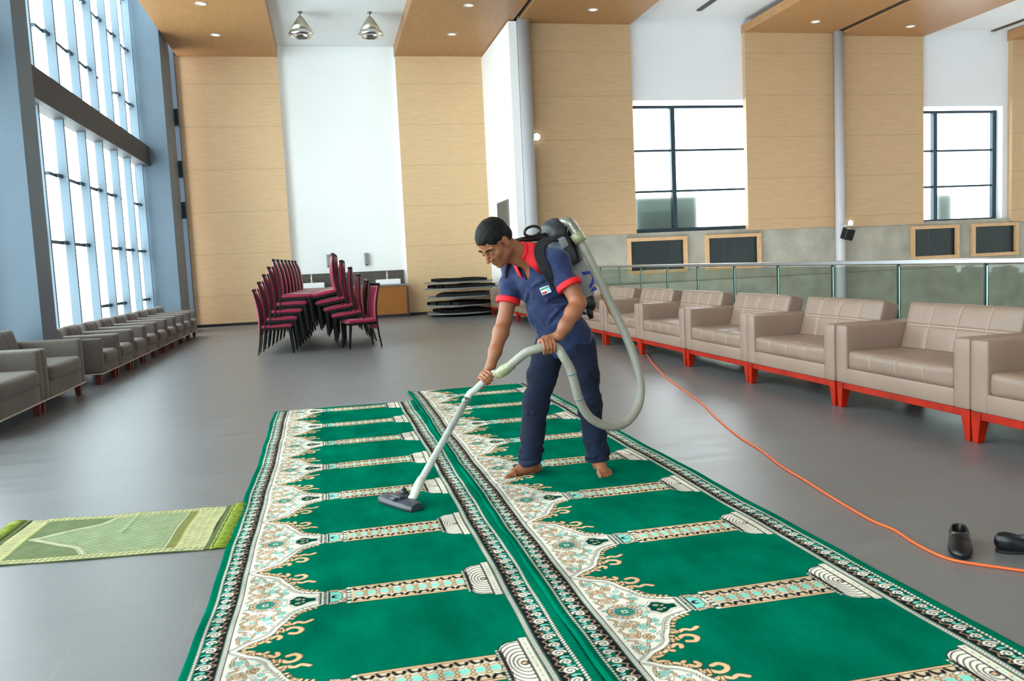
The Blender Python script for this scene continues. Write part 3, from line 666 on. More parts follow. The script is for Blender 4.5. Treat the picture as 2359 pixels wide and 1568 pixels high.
    # green wedge towards the capital
    W_ = [(.322, 0), (.318, .022), (.335, .036), (.348, .058), (.375, .052), (.402, .026), (.432, .02), (.432, 0)]
    h.poly(W_, DGREEN, CREAM); h.stroke(W_, .007, CREAM, GREYL); h.disc(.357, .02, .006, TEAL, TAN); h.disc(.378, .012, .005, TAN)
    # capital
    for k, u in enumerate((.440, .450, .460, .470)): h.rect(u, u+.007, -1, .066+.002*k, CREAM if k % 2 else INK)
    for j in range(9): h.disc(.4435+.02*(j % 2), .004+.0075*j, .0032, CREAM if j % 2 else GREYL)
    h.poly([(.478, 0), (.478, .082), (.496, .074), (.548, .066), (.548, 0)], CREAM, INK)
    h.poly([(.484, 0), (.484, .055), (.51, .05), (.528, .03), (.53, 0)], AQUA, INK); h.disc(.504, 0, .017, INK); h.disc(.511, 0, .010, AQUA)
    h.stroke(smooth_line([(.485, .07), (.505, .06), (.525, .064), (.545, .05)]), .007, TAN, INK); h.disc(.535, .035, .008, TAN, INK)
    for v in (0.012, .04, .076): h.disc(.557, v, .0095, CREAM, INK)
    # shaft
    h.rect(.567, 1.02, -1, .088, INK); h.rect(.567, 1.02, -1, .0845, TAN); h.rect(.567, 1.02, -1, .0745, INK); h.rect(.567, 1.02, -1, .071, (206, 182, 150))
    u = .578
    k = 0
    while u < 1.01:
        h.stroke(smooth_line([(u, .064), (u+.010, .046), (u+.03, .044), (u+.036, .058)]), .014, INK)
        h.stroke([(u+.008, .030), (u+.022, .036)], .010, CREAM, GREYL)
        for a in range(5): h.disc(u+.020+.012*math.cos(a*1.257), .012*abs(math.sin(a*1.257)), .0075, AQUA, GREYL if a < 0 else None)
        h.disc(u+.020, .0, .011, AQUA); h.disc(u+.043, .022, .007, TAN, INK); h.disc(u+.046, .0, .006, TAN, INK)
        u += .0505
    for j in range(12): h.disc(1.026, .005+.0095*j, .0042, CREAM if j % 2 else GREYL)
    # foot with wood-like rings
    F = [(1.036, 0), (1.036, .118), (1.048, .142), (1.070, .158), (1.112, .166), (1.112, 0)]
    h.poly(F, CREAM, INK)
    for k in range(7):
        a = .014+.0235*k; b = .012+.012*k; n = 18
        h.stroke([(1.098-min(b*math.cos(x_), 1.098-1.040), a*math.sin(x_)) for x_ in [PI*i/n for i in range(n+1)]], .0052, (62, 46, 46))
    h.disc(1.096, 0, .008, TAN, INK); h.stroke(F, .0035, INK); h.rect(1.03, 1.036, -1, .12, INK)
    h.rect(1.113, 1.148, -1, .187, INK); h.rect(1.117, 1.145, -1, .183, (214, 205, 188))
    for j in range(16): h.disc(1.131, .006+.0115*j, .0038, (AQUA, TAN, GREYL)[j % 3])
    full = np.concatenate([h.a[:, ::-1], h.a], axis=1); t = Weave(WU, full.shape[1]*px, px, GREEN); t.a = full; P = t.v.max()+px/2
    # rope lines
    for a, b in ((.117, .138), (1.151, 1.173)):
        t.rect(a, b, -1, 2, INK); t.rect(a+.0035, b-.0035, -1, 2, CREAM); t.rect((a+b)/2-.0012, (a+b)/2+.0012, -1, 2, GREYL)
        for j in range(int(P/.0125)+1): t.rect(a+.004, a+.0085, j*.0125, j*.0125+.004, (96, 104, 106)); t.rect(b-.0085, b-.004, j*.0125+.006, j*.0125+.010, (96, 104, 106))
    for a in (.031, 1.2525):
        t.rect(a, a+.011, -1, 2, (84, 78, 70))
        for j in range(int(P/.017)+2): t.stroke([(a+.0035, j*.0172+.002), (a+.0075, j*.0172+.0085)], .0075, CREAM)
    # running scroll bands
    n = 6; T = P/n
    for a0, sgn, inner in ((.043, 1, .115), (1.2515, -1, 1.176)):
        lo, hi = min(a0, inner), max(a0, inner); t.rect(lo, hi, -1, 2, INK); wl = .072
        def Q(x, y, k): return (a0+sgn*x, (y+k)*T)
        for k in range(-1, n+1):
            t.poly([Q(0, 0, k), Q(.042, .05, k), Q(.050, .25, k), Q(.030, .42, k), Q(.046, .58, k), Q(.050, .8, k), Q(.040, .97, k), Q(0, 1, k)], DGREEN if k % 2 else GREEN)
            z = smooth_line([Q(.060, .02, k), Q(.036, .16, k), Q(.066, .34, k), Q(.044, .48, k), Q(.064, .66, k), Q(.050, .84, k), Q(.060, 1.02, k)])
            t.stroke(z, .004, (168, 140, 118))
            sp_ = spiral(a0+sgn*.031, (.26+k)*T, .003, .024, 0 if sgn > 0 else PI, 1.5*sgn, 24)
            t.stroke(sp_, .0085, CREAM, INK)
            sp_ = spiral(a0+sgn*.026, (.74+k)*T, .003, .019, PI/2, -1.25*sgn, 20)
            t.stroke(sp_, .0075, CREAM, INK)
            t.stroke(smooth_line([Q(.008, .48, k), Q(.020, .50, k), Q(.028, .56, k), Q(.018, .60, k)]), .0065, AQUA, INK)
            t.stroke(smooth_line([Q(.008, .0, k), Q(.022, .04, k), Q(.034, .0, k), Q(.024, -.05, k)]), .0065, AQUA, INK)
            t.disc(*Q(.045, .50, k), .004, TAN)
    return t.a
TILE = carpet_tile()
def sample(tile, fu, fv):                               # fu in [0,1] clamped, fv periodic
    nu, nv = tile.shape[:2]; x = np.clip(fu*nu-.5, 0, nu-1.001); y = (fv*nv-.5) % nv
    i = x.astype(int); j = y.astype(int); a = (x-i)[..., None]; b = (y-j)[..., None]; j2 = (j+1) % nv
    return (tile[i, j]*(1-a)+tile[i+1, j]*a)*(1-b)+(tile[i, j2]*(1-a)+tile[i+1, j2]*a)*b
def cloth_grid(name, X, Y, Z, colr, material, thick, parent=None):
    """X, Y, Z, colr: grids (n, m); closes the sheet down to its underside"""
    n, m = X.shape; top = np.stack([X, Y, Z], -1).reshape(-1, 3)
    idx = np.arange(n*m).reshape(n, m)
    ring = np.concatenate([idx[0, :-1], idx[:-1, -1], idx[-1, :0:-1], idx[:0:-1, 0]])
    low = top[ring].copy(); low[:, 2] = np.maximum(.0005, low[:, 2]-thick)
    co = np.concatenate([top, low]).astype(np.float32); N0 = n*m; R = len(ring)
    q = np.stack([idx[:-1, :-1], idx[1:, :-1], idx[1:, 1:], idx[:-1, 1:]], -1).reshape(-1, 4)
    k = np.arange(R); side = np.stack([ring[k], ring[(k+1) % R], N0+(k+1) % R, N0+k], -1)
    F = np.concatenate([q, side]).astype(np.int32)
    me = bpy.data.meshes.new(name); me.vertices.add(len(co)); me.vertices.foreach_set('co', co.ravel())
    me.loops.add(F.size); me.loops.foreach_set('vertex_index', F.ravel()); me.polygons.add(len(F)); me.polygons.foreach_set('loop_start', np.arange(0, F.size, 4, dtype=np.int32))
    me.update(calc_edges=True)
    C4 = np.ones((len(co), 4), np.float32); C4[:N0, :3] = colr.reshape(-1, 3); C4[N0:, :3] = colr.reshape(-1, 3)[ring]
    at = me.color_attributes.new('yarn', 'FLOAT_COLOR', 'POINT'); at.data.foreach_set('color', C4.ravel())
    me.polygons.foreach_set('use_smooth', [True]*len(F)); me.materials.append(material)
    o = bpy.data.objects.new(name, me); COL.objects.link(o); o.parent = parent; return o
yarn = mat('wool_pile_yarn', (255, 255, 255), 1, spec=.0, attr='yarn', noise=(3.2, .26, (1.5, .8, 1)), bump=(420, .3))
def prayer_carpet(x0, width, y0, y1, med, label, seed, seam_side):
    ys = [y0]
    while ys[-1] < y1: ys.append(ys[-1]+max(.0036, .0022*(ys[-1]-1.2)**.75*1.0 if ys[-1] > 1.5 else .0036))
    ys = np.array(ys); us = np.linspace(0, 1, 315); U, Yg = np.meshgrid(us, ys, indexing='ij')
    wob = .006*np.sin(Yg*2.1+seed)+.004*np.sin(Yg*5.3+2*seed)+.002*np.sin(Yg*13+seed)
    Xg = x0+U*width+wob*(1.5*abs(U-.5)**1)+.004*np.sin(Yg*1.3+seed)
    Z = .009+.0015*np.sin(Yg*3.7+U*5+seed)+.001*np.sin(Yg*9-U*7)
    e = np.exp(-((U-(1 if seam_side > 0 else 0))/.03)**2); Z = Z+e*((.006 if seam_side > 0 else .016)+.003*np.sin(Yg*7+seed)+.002*np.sin(Yg*17))
    Z = Z*np.clip(np.minimum(U, 1-U)/.004, .6, 1)
    c = sample(TILE, U, (Yg-med)/WP+.5)
    c = c*(1+.05*np.random.default_rng(seed).standard_normal(c.shape[:2])[..., None])
    # end hem
    en = (Yg > ys[-1]-.03) | (Yg < ys[0]+.03); c[en & (U < .1)] = lin(GREEN)
    o = cloth_grid('prayer_carpet', Xg, Yg, Z, np.clip(c, 0, 1), yarn, .008)
    return tag(o, label, 'carpet', 'green prayer carpets')
prayer_carpet(-.55, 1.305, 1.5, 8.13, 3.339, 'left green prayer carpet with rows of cream arches, vacuum nozzle resting on it', 1, 1)
prayer_carpet(.748, 1.332, 1.2, 8.72, 2.842, 'right green prayer carpet with rows of cream arches, barefoot man standing on it', 4, -1)

# small yellow green prayer mat -------------------------------------------------
def mat_colours(nu, nv, LU, LV):
    t = Weave(LU, LV, .0022, (150, 160, 120)); OL = (98, 108, 74); CR = (236, 232, 196); PG = (170, 184, 150); YG = (190, 196, 120)
    t.rect(-1, 9, -1, 9, OL)
    def frame(i, c): t.rect(i, LU-i, i*.75, LV-i*.75, c)
    frame(.010, CR); frame(.014, (222, 216, 172))
    k = 0; u = .02
    while u < LU-.02:
        for v in (.035, LV-.035): t.stroke([(u, v-.014), (u+.018, v+.014)], .007, CR); t.stroke([(u+.012, v-.012), (u+.024, v+.010)], .008, (92, 88, 60))
        u += .028
    v = .02
    while v < LV-.02:
        for u in (.04, .065, LU-.05, LU-.085, LU-.12): t.stroke([(u-.010, v), (u+.010, v+.014)], .006, CR if k % 2 else (122, 118, 84)); k += 1
        v += .020
    a, b, c, d = .105, LU-.155, .062, LV-.062
    t.rect(a-.006, b+.006, c-.006, d+.006, YG); t.rect(a, b, c, d, (126, 140, 104))
    t.rect(b-.04, b, c, d, (150, 150, 92)); t.rect(b-.052, b-.044, c, d, CR)
    mid = LV/2; left = smooth_line([(a+.03, mid), (a+.10, mid-.045), (a+.20, mid-.12), (a+.30, mid-.19), (a+.36, c+.012)])
    P_ = left+[(b-.055, c+.012), (b-.055, d-.012)]+[(u, LV-v) for u, v in reversed(left)]
    t.poly(P_, PG)
    for i in range(46):
        for j in range(34):
            u = a+.05+i*.0175; v = c+.014+j*.0185+(i % 2)*.009
            if u > b-.06 or v > d-.014: continue
            f = (u-a-.03)/.33; lim = mid-c-.012 if f > 1 else (mid-c-.012)*max(0, f)
            if abs(v-mid) < lim-.02: t.disc(u, v, .0042, (206, 214, 190) if (i+j) % 2 else (128, 146, 124))
    for sgn in (0, 1):
        q = left if not sgn else [(u, LV-v) for u, v in left]
        t.stroke(q, .034, (216, 214, 186), (92, 104, 76)); t.stroke([(u, v) for u, v in q], .012, (238, 234, 208), (150, 150, 120))
        yy = c+.004 if not sgn else d-.004
        t.stroke([(a+.36, yy), (b-.055, yy)], .008, CR, OL)
    for i in range(26):
        for j in range(14):
            u = a+.012+i*.014; v = c+.012+j*.016
            if v < mid-.03-(u-a)*.6:
                t.disc(u, v, .003, (160, 172, 140)); t.disc(u, LV-v, .003, (160, 172, 140))
    return t.a
MA = Vector((-.640, 4.175)); ang = math.atan2(4.92-4.163, -.592+.616); 
mt_ = empty('prayer_mat', (-.64, 4.19, 0), 0)
LU, LV = 1.04, .745
mc = mat_colours(0, 0, LU, LV); A0 = np.array([.58, .60, .50])
us = np.linspace(0, 1, 280); vs_ = np.linspace(0, 1, 200); U, V = np.meshgrid(us, vs_, indexing='ij')
# local frame: u runs from the far (left) end to the carpet end, v towards the back
Pt = {'a': (-1.700+.64, .085), 'b': (-.012, -.03), 'c': (.016, .725), 'd': (-1.035, .84)}
Xm = (1-U)*(1-V)*Pt['a'][0]+U*(1-V)*Pt['b'][0]+U*V*Pt['c'][0]+(1-U)*V*Pt['d'][0]
Ym = (1-U)*(1-V)*Pt['a'][1]+U*(1-V)*Pt['b'][1]+U*V*Pt['c'][1]+(1-U)*V*Pt['d'][1]
Xm = Xm+.004*np.sin(V*9); Ym = Ym+.004*np.sin(U*11)
Zm = .006+.0035*np.exp(-((U-.55)/.012)**2)*(V > .5)+.0012*np.sin(U*17+V*5)
col_m = sample(mc, U, np.clip(V, .002, .998))*A0
cloth_grid('woven_field', Xm, Ym, Zm, np.clip(col_m*(1+.05*rng.standard_normal(U.shape)[..., None]), 0, 1), mat('mat_yarn', (255, 255, 255), .9, spec=.15, attr='yarn', noise=(14, .12), bump=(300, .3)), .005, mt_)
fr_m = mat('lime_fringe_yarn', (122, 138, 22), .8, noise=(60, .25), sheen=.2); ol = mat('olive_end_band', (74, 88, 34), .85, noise=(30, .15))
for e, (p, q, out) in enumerate(((Pt['b'], Pt['c'], 1), (Pt['a'], Pt['d'], -1))):
    bd = MB(); w0 = .03*out
    bd.box(min(0, w0), max(0, w0), 0, 1, .001, .007)
    dx, dy = q[0]-p[0], q[1]-p[1]
    bd.v = [(p[0]+x+dx*y, p[1]+dy*y, z) for x, y, z in bd.v]; bd.build('end_band', ol, mt_)
    f = MB(); R_ = random.Random(3+e)
    for k in range(150):
        s_ = k/149; x = p[0]+w0+dx*s_; y = p[1]+dy*s_; L_ = R_.uniform(.055, .085)*out; j = R_.uniform(-.022, .022); h = R_.uniform(.004, .012)
        f.tube([(x-.006*out, y, .006), (x+L_*.4, y+j*.3, h+.003), (x+L_*.8, y+j*.8, h*.8), (x+L_, y+j, .004)], [.004, .0045, .004, .0022], 5)
    f.build('fringe', fr_m, mt_, smooth=True)
    f = MB(); f.tube([(p[0]+w0+.004*out+dx*s_/30+.003*math.sin(s_*2.1), p[1]+dy*s_/30, .008) for s_ in range(31)], .006, 8); f.build('fringe_knots', ol, mt_, smooth=True)
tag(mt_, 'small sage and yellow green prayer mat with lime fringes on the bare floor', 'prayer mat')
# ------------------------------------------------------------------ implicit surfaces for the figure
class Field:
    def __init__(s, lo, hi, res=.0045):
        s.lo = np.array(lo, float); s.res = res; s.n = (np.ceil((np.array(hi)-s.lo)/res).astype(int)+1)
        s.f = np.full(s.n, .3, np.float32)
    def sl(s, lo, hi):
        a = np.maximum(0, np.floor((np.array(lo)-s.lo)/s.res).astype(int)); b = np.minimum(s.n, np.ceil((np.array(hi)-s.lo)/s.res).astype(int)+1)
        sl = tuple(slice(int(a[i]), int(max(a[i], b[i]))) for i in range(3))
        g = [(s.lo[i]+s.res*np.arange(sl[i].start, sl[i].stop, dtype=np.float32)).reshape([-1 if k == i else 1 for k in range(3)]) for i in range(3)]
        return sl, g
    def _mix(s, sl, d, k, mode):
        f = s.f[sl]; d = d.astype(np.float32)
        if mode == 'cut': d = -d; k = max(k, 1e-4); h = np.clip(.5-.5*(f-d)/k, 0, 1); s.f[sl] = f+(d-f)*h+k*h*(1-h); return
        k = max(k, 1e-4); h = np.clip(.5+.5*(f-d)/k, 0, 1); s.f[sl] = f+(d-f)*h-k*h*(1-h)
    def cap(s, a, b, ra, rb=None, k=.02, mode='add', flat=None):
        rb = ra if rb is None else rb; a = np.array(a, float); b = np.array(b, float); m_ = max(ra, rb)+k+.012
        sl, g = s.sl(np.minimum(a, b)-m_, np.maximum(a, b)+m_); ab = b-a
        t = np.clip(((g[0]-a[0])*ab[0]+(g[1]-a[1])*ab[1]+(g[2]-a[2])*ab[2])/(ab@ab+1e-12), 0, 1)
        d = np.sqrt((g[0]-a[0]-t*ab[0])**2+(g[1]-a[1]-t*ab[1])**2+(g[2]-a[2]-t*ab[2])**2)-(ra+(rb-ra)*t)
        s._mix(sl, d, k, mode); return s
    def chain(s, P, R, k=.02, **kw):
        for i in range(len(P)-1): s.cap(P[i], P[i+1], R[i], R[i+1], k, **kw)
        return s
    def ell(s, c, r, R=None, k=.02, mode='add'):
        """ellipsoid; R = 3 axis vectors"""
        c = np.array(c, float); r = np.array(r, float); m_ = r.max()+k+.012; sl, g = s.sl(c-m_, c+m_)
        A = np.eye(3) if R is None else np.array([np.array(v, float)/np.linalg.norm(v) for v in R])
        q = [(g[0]-c[0])*A[i][0]+(g[1]-c[1])*A[i][1]+(g[2]-c[2])*A[i][2] for i in range(3)]
        k0 = np.sqrt(sum((q[i]/r[i])**2 for i in range(3)))+1e-6; k1 = np.sqrt(sum((q[i]/r[i]**2)**2 for i in range(3)))+1e-6
        s._mix(sl, k0*(k0-1)/k1, k, mode); return s
    def plane(s, p, n, k=.004, lo=None, hi=None):          # keeps the side the normal points away from
        n = np.array(n, float); n /= np.linalg.norm(n); sl, g = s.sl(lo if lo is not None else s.lo, hi if hi is not None else s.lo+s.res*s.n)
        d = (g[0]-p[0])*n[0]+(g[1]-p[1])*n[1]+(g[2]-p[2])*n[2]
        f = s.f[sl]; h = np.clip(.5-.5*(f-d)/k, 0, 1); s.f[sl] = f+(d-f)*h+k*h*(1-h); return s
    def wrinkle(s, amp, waves):
        sl, g = s.sl(s.lo, s.lo+s.res*s.n); t = 0
        for (kx, ky, kz, ph, a) in waves: t = t+a*np.sin(kx*g[0]+ky*g[1]+kz*g[2]+ph)
        s.f += (amp*t).astype(np.float32); return s
    def mesh(s):
        f = s.f; nx, ny, nz = f.shape; sg = f < 0
        c = sg[:-1, :-1, :-1].astype(np.int8)
        for d in ((1, 0, 0), (0, 1, 0), (0, 0, 1), (1, 1, 0), (1, 0, 1), (0, 1, 1), (1, 1, 1)): c = c+sg[d[0]:nx-1+d[0], d[1]:ny-1+d[1], d[2]:nz-1+d[2]]
        cell = (c > 0) & (c < 8); I = np.argwhere(cell); idx = np.full(cell.shape, -1, np.int32); idx[cell] = np.arange(len(I))
        acc = np.zeros((len(I), 3)); cnt = np.zeros(len(I)); C = [(a, b, d) for a in (0, 1) for b in (0, 1) for d in (0, 1)]
        val = {q: f[I[:, 0]+q[0], I[:, 1]+q[1], I[:, 2]+q[2]] for q in C}
        for a in C:
            for ax in range(3):
                if a[ax] == 0:
                    b = list(a); b[ax] = 1; b = tuple(b); va, vb = val[a], val[b]; cr = (va < 0) != (vb < 0); t = np.where(cr, va/np.where(cr, va-vb, 1), 0)
                    p = np.tile(np.array(a, float), (len(I), 1)); p[:, ax] += t; acc[cr] += p[cr]; cnt[cr] += 1
        V = s.lo+s.res*(I+acc/np.maximum(cnt, 1)[:, None]); F = []
        for ax in range(3):
            u, v = (ax+1) % 3, (ax+2) % 3; a = [slice(None)]*3; b = [slice(None)]*3; a[ax] = slice(0, -1); b[ax] = slice(1, None)
            E = sg[tuple(a)] != sg[tuple(b)]; P = np.argwhere(E); P = P[(P[:, u] > 0) & (P[:, v] > 0) & (P[:, u] < f.shape[u]-1) & (P[:, v] < f.shape[v]-1)]
            ins = sg[P[:, 0], P[:, 1], P[:, 2]]
            def cid(du, dv): q = P.copy(); q[:, u] -= du; q[:, v] -= dv; return idx[q[:, 0], q[:, 1], q[:, 2]]
            Q = np.stack([cid(0, 0), cid(1, 0), cid(1, 1), cid(0, 1)], -1); Q[~ins] = Q[~ins][:, ::-1]; F.append(Q)
        F = np.concatenate(F); F = F[(F >= 0).all(1)]
        # keep it smooth: one gentle Laplacian pass
        for _ in range(2):
            S = np.zeros_like(V); n_ = np.zeros(len(V))
            for a, b in ((0, 1), (1, 2), (2, 3), (3, 0)):
                np.add.at(S, F[:, a], V[F[:, b]]); np.add.at(n_, F[:, a], 1); np.add.at(S, F[:, b], V[F[:, a]]); np.add.at(n_, F[:, b], 1)
            V = V*.5+.5*S/np.maximum(n_, 1)[:, None]
        return V, F
    def build(s, name, mats, parent=None, matfn=None):
        V, F = s.mesh(); me = bpy.data.meshes.new(name); me.vertices.add(len(V)); me.vertices.foreach_set('co', V.astype(np.float32).ravel())
        me.loops.add(F.size); me.loops.foreach_set('vertex_index', F.astype(np.int32).ravel()); me.polygons.add(len(F)); me.polygons.foreach_set('loop_start', np.arange(0, F.size, 4, dtype=np.int32))
        me.update(calc_edges=True); me.polygons.foreach_set('use_smooth', [True]*len(F))
        for q in (mats if isinstance(mats, list) else [mats]): me.materials.append(q)
        o = bpy.data.objects.new(name, me); COL.objects.link(o); o.parent = parent
        if parent: o.location = tuple(-x for x in parent.location)
        return o
A = lambda *x: np.array(x, float)
nz = lambda v: v/np.linalg.norm(v)
skin = mat('brown_skin', (140, 86, 58), .45, noise=(9, .07), bump=(120, .06)); skin.node_tree.nodes['Principled BSDF'].inputs['Subsurface Weight'].default_value = .08
skin.node_tree.nodes['Principled BSDF'].inputs['Subsurface Radius'].default_value = (.02, .008, .004)
hair_m = mat('short_black_hair', (5, 5, 6), .6, spec=.25, noise=(60, .4), bump=(300, .35)); navy = mat('navy_cotton', (21, 35, 75), .8, noise=(14, .13), bump=(240, .15), sheen=.2)
redc = mat('red_cotton_trim', (205, 18, 30), .7, bump=(240, .12)); denim = mat('dark_denim', (3, 16, 42), .9, noise=(11, .45), bump=(320, .25)); denim_l = mat('denim_hem', (8, 24, 50), .85, noise=(20, .3))
nail = mat('nail', (168, 116, 94), .35); eyew = mat('eye_white', (215, 208, 200), .2); lipm = mat('lips', (128, 66, 58), .45)
man = empty('person', (1.35, 4.92, 0))
tag(man, 'barefoot man in navy shirt with red collar and jeans, bending over a vacuum wand', 'person')
# joints (metres)
J = dict(neck=A(1.135, 4.90, 1.352), c7=A(1.215, 4.955, 1.365), shL=A(1.318, 4.80, 1.300), shR=A(1.116, 5.06, 1.238), elL=A(1.418, 4.70, 1.045), wrL=A(1.272, 4.62, .872),
         elR=A(1.040, 5.01, .955), wrR=A(.918, 4.885, .700), pel=A(1.415, 5.0, .80), hipL=A(1.492, 4.95, .77), hipR=A(1.325, 5.05, .77),
         knL=A(1.512, 4.87, .42), anL=A(1.548, 4.85, .075), knR=A(1.196, 4.96, .43), anR=A(1.146, 4.955, .075))
F_ = Field((.74, 4.42, -.004), (1.80, 5.30, 1.56), .0045)
lat = nz(J['shL']-J['shR']); axis = nz(J['c7']-J['pel']); lat = nz(lat-axis*(lat@axis)); fwd = nz(np.cross(lat, axis))   # towards the chest
if fwd[0] > 0: fwd = -fwd
# trunk (mostly under the clothes)
mid = J['pel']*.45+J['c7']*.55
F_.ell(J['c7']-axis*.17+fwd*.02, (.15, .10, .19), (lat, fwd, axis), .03).ell(J['pel']+axis*.16, (.13, .095, .16), (lat, fwd, axis), .04).ell(J['pel']+axis*.0, (.145, .11, .12), (lat, fwd, axis), .04)
for s_ in ('L', 'R'):
    F_.chain([J['c7']-axis*.03, J['sh'+s_]], [.05, .055], .04)
    F_.chain([J['sh'+s_], (J['sh'+s_]+J['el'+s_])/2, J['el'+s_]], [.054, .052, .045], .025)
    fa = J['wr'+s_]-J['el'+s_]
    F_.chain([J['el'+s_], J['el'+s_]+fa*.28, J['el'+s_]+fa*.7, J['wr'+s_]], [.042, .0465, .038, .029], .025)
    F_.chain([J['hip'+s_], J['kn'+s_], J['kn'+s_]+(J['an'+s_]-J['kn'+s_])*.3, J['an'+s_]], [.078, .05, .052, .034], .03)
# feet ---------------------------------------------------------------
def foot(an, heel, ball, toes, side):
    """heel, ball = ground points; toes = direction; side = lateral unit towards the big toe"""
    F_.chain([an, heel+A(0, 0, .034)], [.036, .032], .02); F_.chain([heel+A(0, 0, .031), ball+A(0, 0, .022)], [.031, .022], .03)
    d = nz(ball-heel)
    F_.chain([an+A(0, 0, -.01), ball-d*.045+A(0, 0, .034)], [.036, .026], .03)
    F_.chain([ball+side*.026+A(0, 0, .020), ball-side*.036-d*.016+A(0, 0, .018)], [.020, .017], .02)
    tips = []
    for k, (off, r, L_) in enumerate(((.030, .0135, .058), (.010, .0098, .058), (-.008, .0092, .052), (-.024, .0088, .044), (-.039, .0088, .034))):
        b = ball+side*off-d*(.004+.006*k)+A(0, 0, .020); e = b+d*L_*1.0+side*off*.10; e[2] = r+.001; mid_ = (b+e)/2+A(0, 0, .004)
        F_.chain([b, mid_, e], [r*1.05, r*.95, r], .006); tips.append((e, d, r))
    return tips
sideR = nz(A(.16, -.98, 0)); dR = nz(A(-.97, -.24, 0)); sideR = A(dR[1], -dR[0], 0)*1.0
if sideR[1] > 0: sideR = -sideR                      # right foot: big toe towards the body's left (camera side)
heelR = A(1.185, 4.975, .004); ballR = heelR+dR*.165
tipsR = foot(J['anR'], heelR, ballR, dR, sideR)
dL = nz(A(-.10, -.99, 0)); sideL = A(-.99, .10, 0); heelL = A(1.560, 4.885, .004); ballL = heelL+dL*.150
tipsL = foot(J['anL'], heelL, ballL, dL, sideL)
# hands ----------------------------------------------------------------
def perp(v, a): return nz(v-a*(v@a))
def grip(wr, tube_c, tube_d, rad, back, curl, thumb_dir, spread=.021):
    """hand closed round a tube: tube_c centre, tube_d unit axis from little finger to index, back = direction of the knuckles from the tube axis,
    curl = direction the fingers take round the tube"""
    R = rad+.0085; kn = [tube_c+tube_d*spread*(k-1.5)+back*(R+.008) for k in (3, 2, 1, 0)]    # index..little
    palm = tube_c+back*(R+.006)-curl*.030
    F_.ell((kn[0]+kn[3])/2-curl*.036+back*.0, (.043, .040, .0155), (tube_d, curl, back), .012)
    F_.chain([wr, palm-curl*.030+back*.002, (kn[1]+kn[2])/2-curl*.010], [.026, .026, .017], .018)
    F_.chain([wr, kn[0]-curl*.012], [.020, .013], .014); F_.chain([wr, kn[3]-curl*.014], [.019, .012], .014)
    out = []
    for k, (p, r, s_) in enumerate(zip(kn, (.0094, .0096, .0090, .0080), (1, 1.06, 1, .85))):
        pts = []
        for a_ in (0, 48, 96, 140, 172):
            a_ = math.radians(a_*s_); o = p-back*(R+.008)+tube_d*(0.001*k)
            pts.append(o+back*math.cos(a_)*(R+(.008 if a_ < .1 else .001))+curl*math.sin(a_)*(R+.002))
        F_.chain(pts, [r*1.12, r*1.05, r, r*.97, r*.9], .0035); out.append((pts[-1], r))
    b = palm-curl*.018+tube_d*.035; t1 = tube_c+tube_d*.050-curl*(R+.006)+back*.004; t2 = tube_c+tube_d*.060-curl*(R*.55)-back*(R*.75); 
    if thumb_dir == 'along': t1 = tube_c+tube_d*.055-curl*(R*.6)+back*(R*.7); t2 = tube_c+tube_d*.088-curl*.006+back*(R+.002)
    F_.chain([b, t1, t2], [.0155, .0125, .0098], .008)
    return out
# hose / wand points the hands close on (shared with the vacuum below)
HAND_L = A(1.200, 4.600, .812); HAND_R = A(.886, 4.845, .628)
hoseLdir = nz(A(.93, -.02, .02)); wandRdir = nz(A(-.165, -.02, -.125))
upL = perp(A(.25, .12, 1.0), hoseLdir); curlL = nz(np.cross(upL, hoseLdir)); 
if curlL[1] > 0: curlL = -curlL                         # fingers go over the camera side and under
grip(J['wrL'], HAND_L, -hoseLdir, .0255, upL, curlL, 'round')
upR = perp(A(-.15, .55, .85), wandRdir); curlR = nz(np.cross(upR, wandRdir))
if curlR[1] > 0: curlR = -curlR
grip(J['wrR'], HAND_R, wandRdir, .021, upR, curlR, 'round')
# head ------------------------------------------------------------------
hf = nz(A(-.58, -.36, -.74)); hl = nz(np.cross(A(0, 0, 1), hf)); hl = nz(hl+A(0, 0, .06)); hl = nz(hl-hf*(hl@hf)); hu = nz(np.cross(hf, hl))
if hu[2] < 0: hu = -hu
if hl[1] > 0: hl = -hl
HC = A(.970, 4.84, 1.420); HS = 1.10
def hp(f, l, u): return HC+HS*(hf*f+hl*l+hu*u)
HR = (hf, hl, hu)
def E(f, l, u, rf, rl, ru, k=.012, mode='add', fld=None): (fld or F_).ell(hp(f, l, u), (rf*HS, rl*HS, ru*HS), HR, k, mode)
E(-.012, 0, .035, .098, .077, .086); E(.030, 0, -.035, .066, .060, .080, .02); E(.048, 0, -.085, .036, .036, .030, .025)
for s_ in (-1, 1):
    E(.052, s_*.040, -.020, .030, .024, .024, .02); E(.010, s_*.052, -.062, .035, .014, .026, .02)
    F_.cap(hp(.082, s_*.008, .024), hp(.072, s_*.046, .022), .0105*HS, .009*HS, .012)
    E(.088, s_*.033, .003, .014, .020, .0125, .010, 'cut')
    E(.074, s_*.032, .002, .0145, .0145, .0135, .004)
    E(-.006, s_*.079, -.004, .020, .0085, .032, .006); E(.0, s_*.088, .0, .010, .005, .018, .004, 'cut'); E(.004, s_*.078, -.030, .009, .006, .010, .006)
F_.chain([hp(.086, 0, .018), hp(.103, 0, -.008), hp(.114, 0, -.026)], [.0085, .0095, .0125], .010)
for s_ in (-1, 1): E(.099, s_*.0145, -.030, .011, .0085, .008, .006)
F_.chain([hp(.088, -.020, -.056), hp(.097, 0, -.053), hp(.088, .020, -.056)], [.005, .007, .005], .006)
F_.chain([hp(.085, -.018, -.068), hp(.094, 0, -.068), hp(.085, .018, -.068)], [.005, .0075, .005], .006)
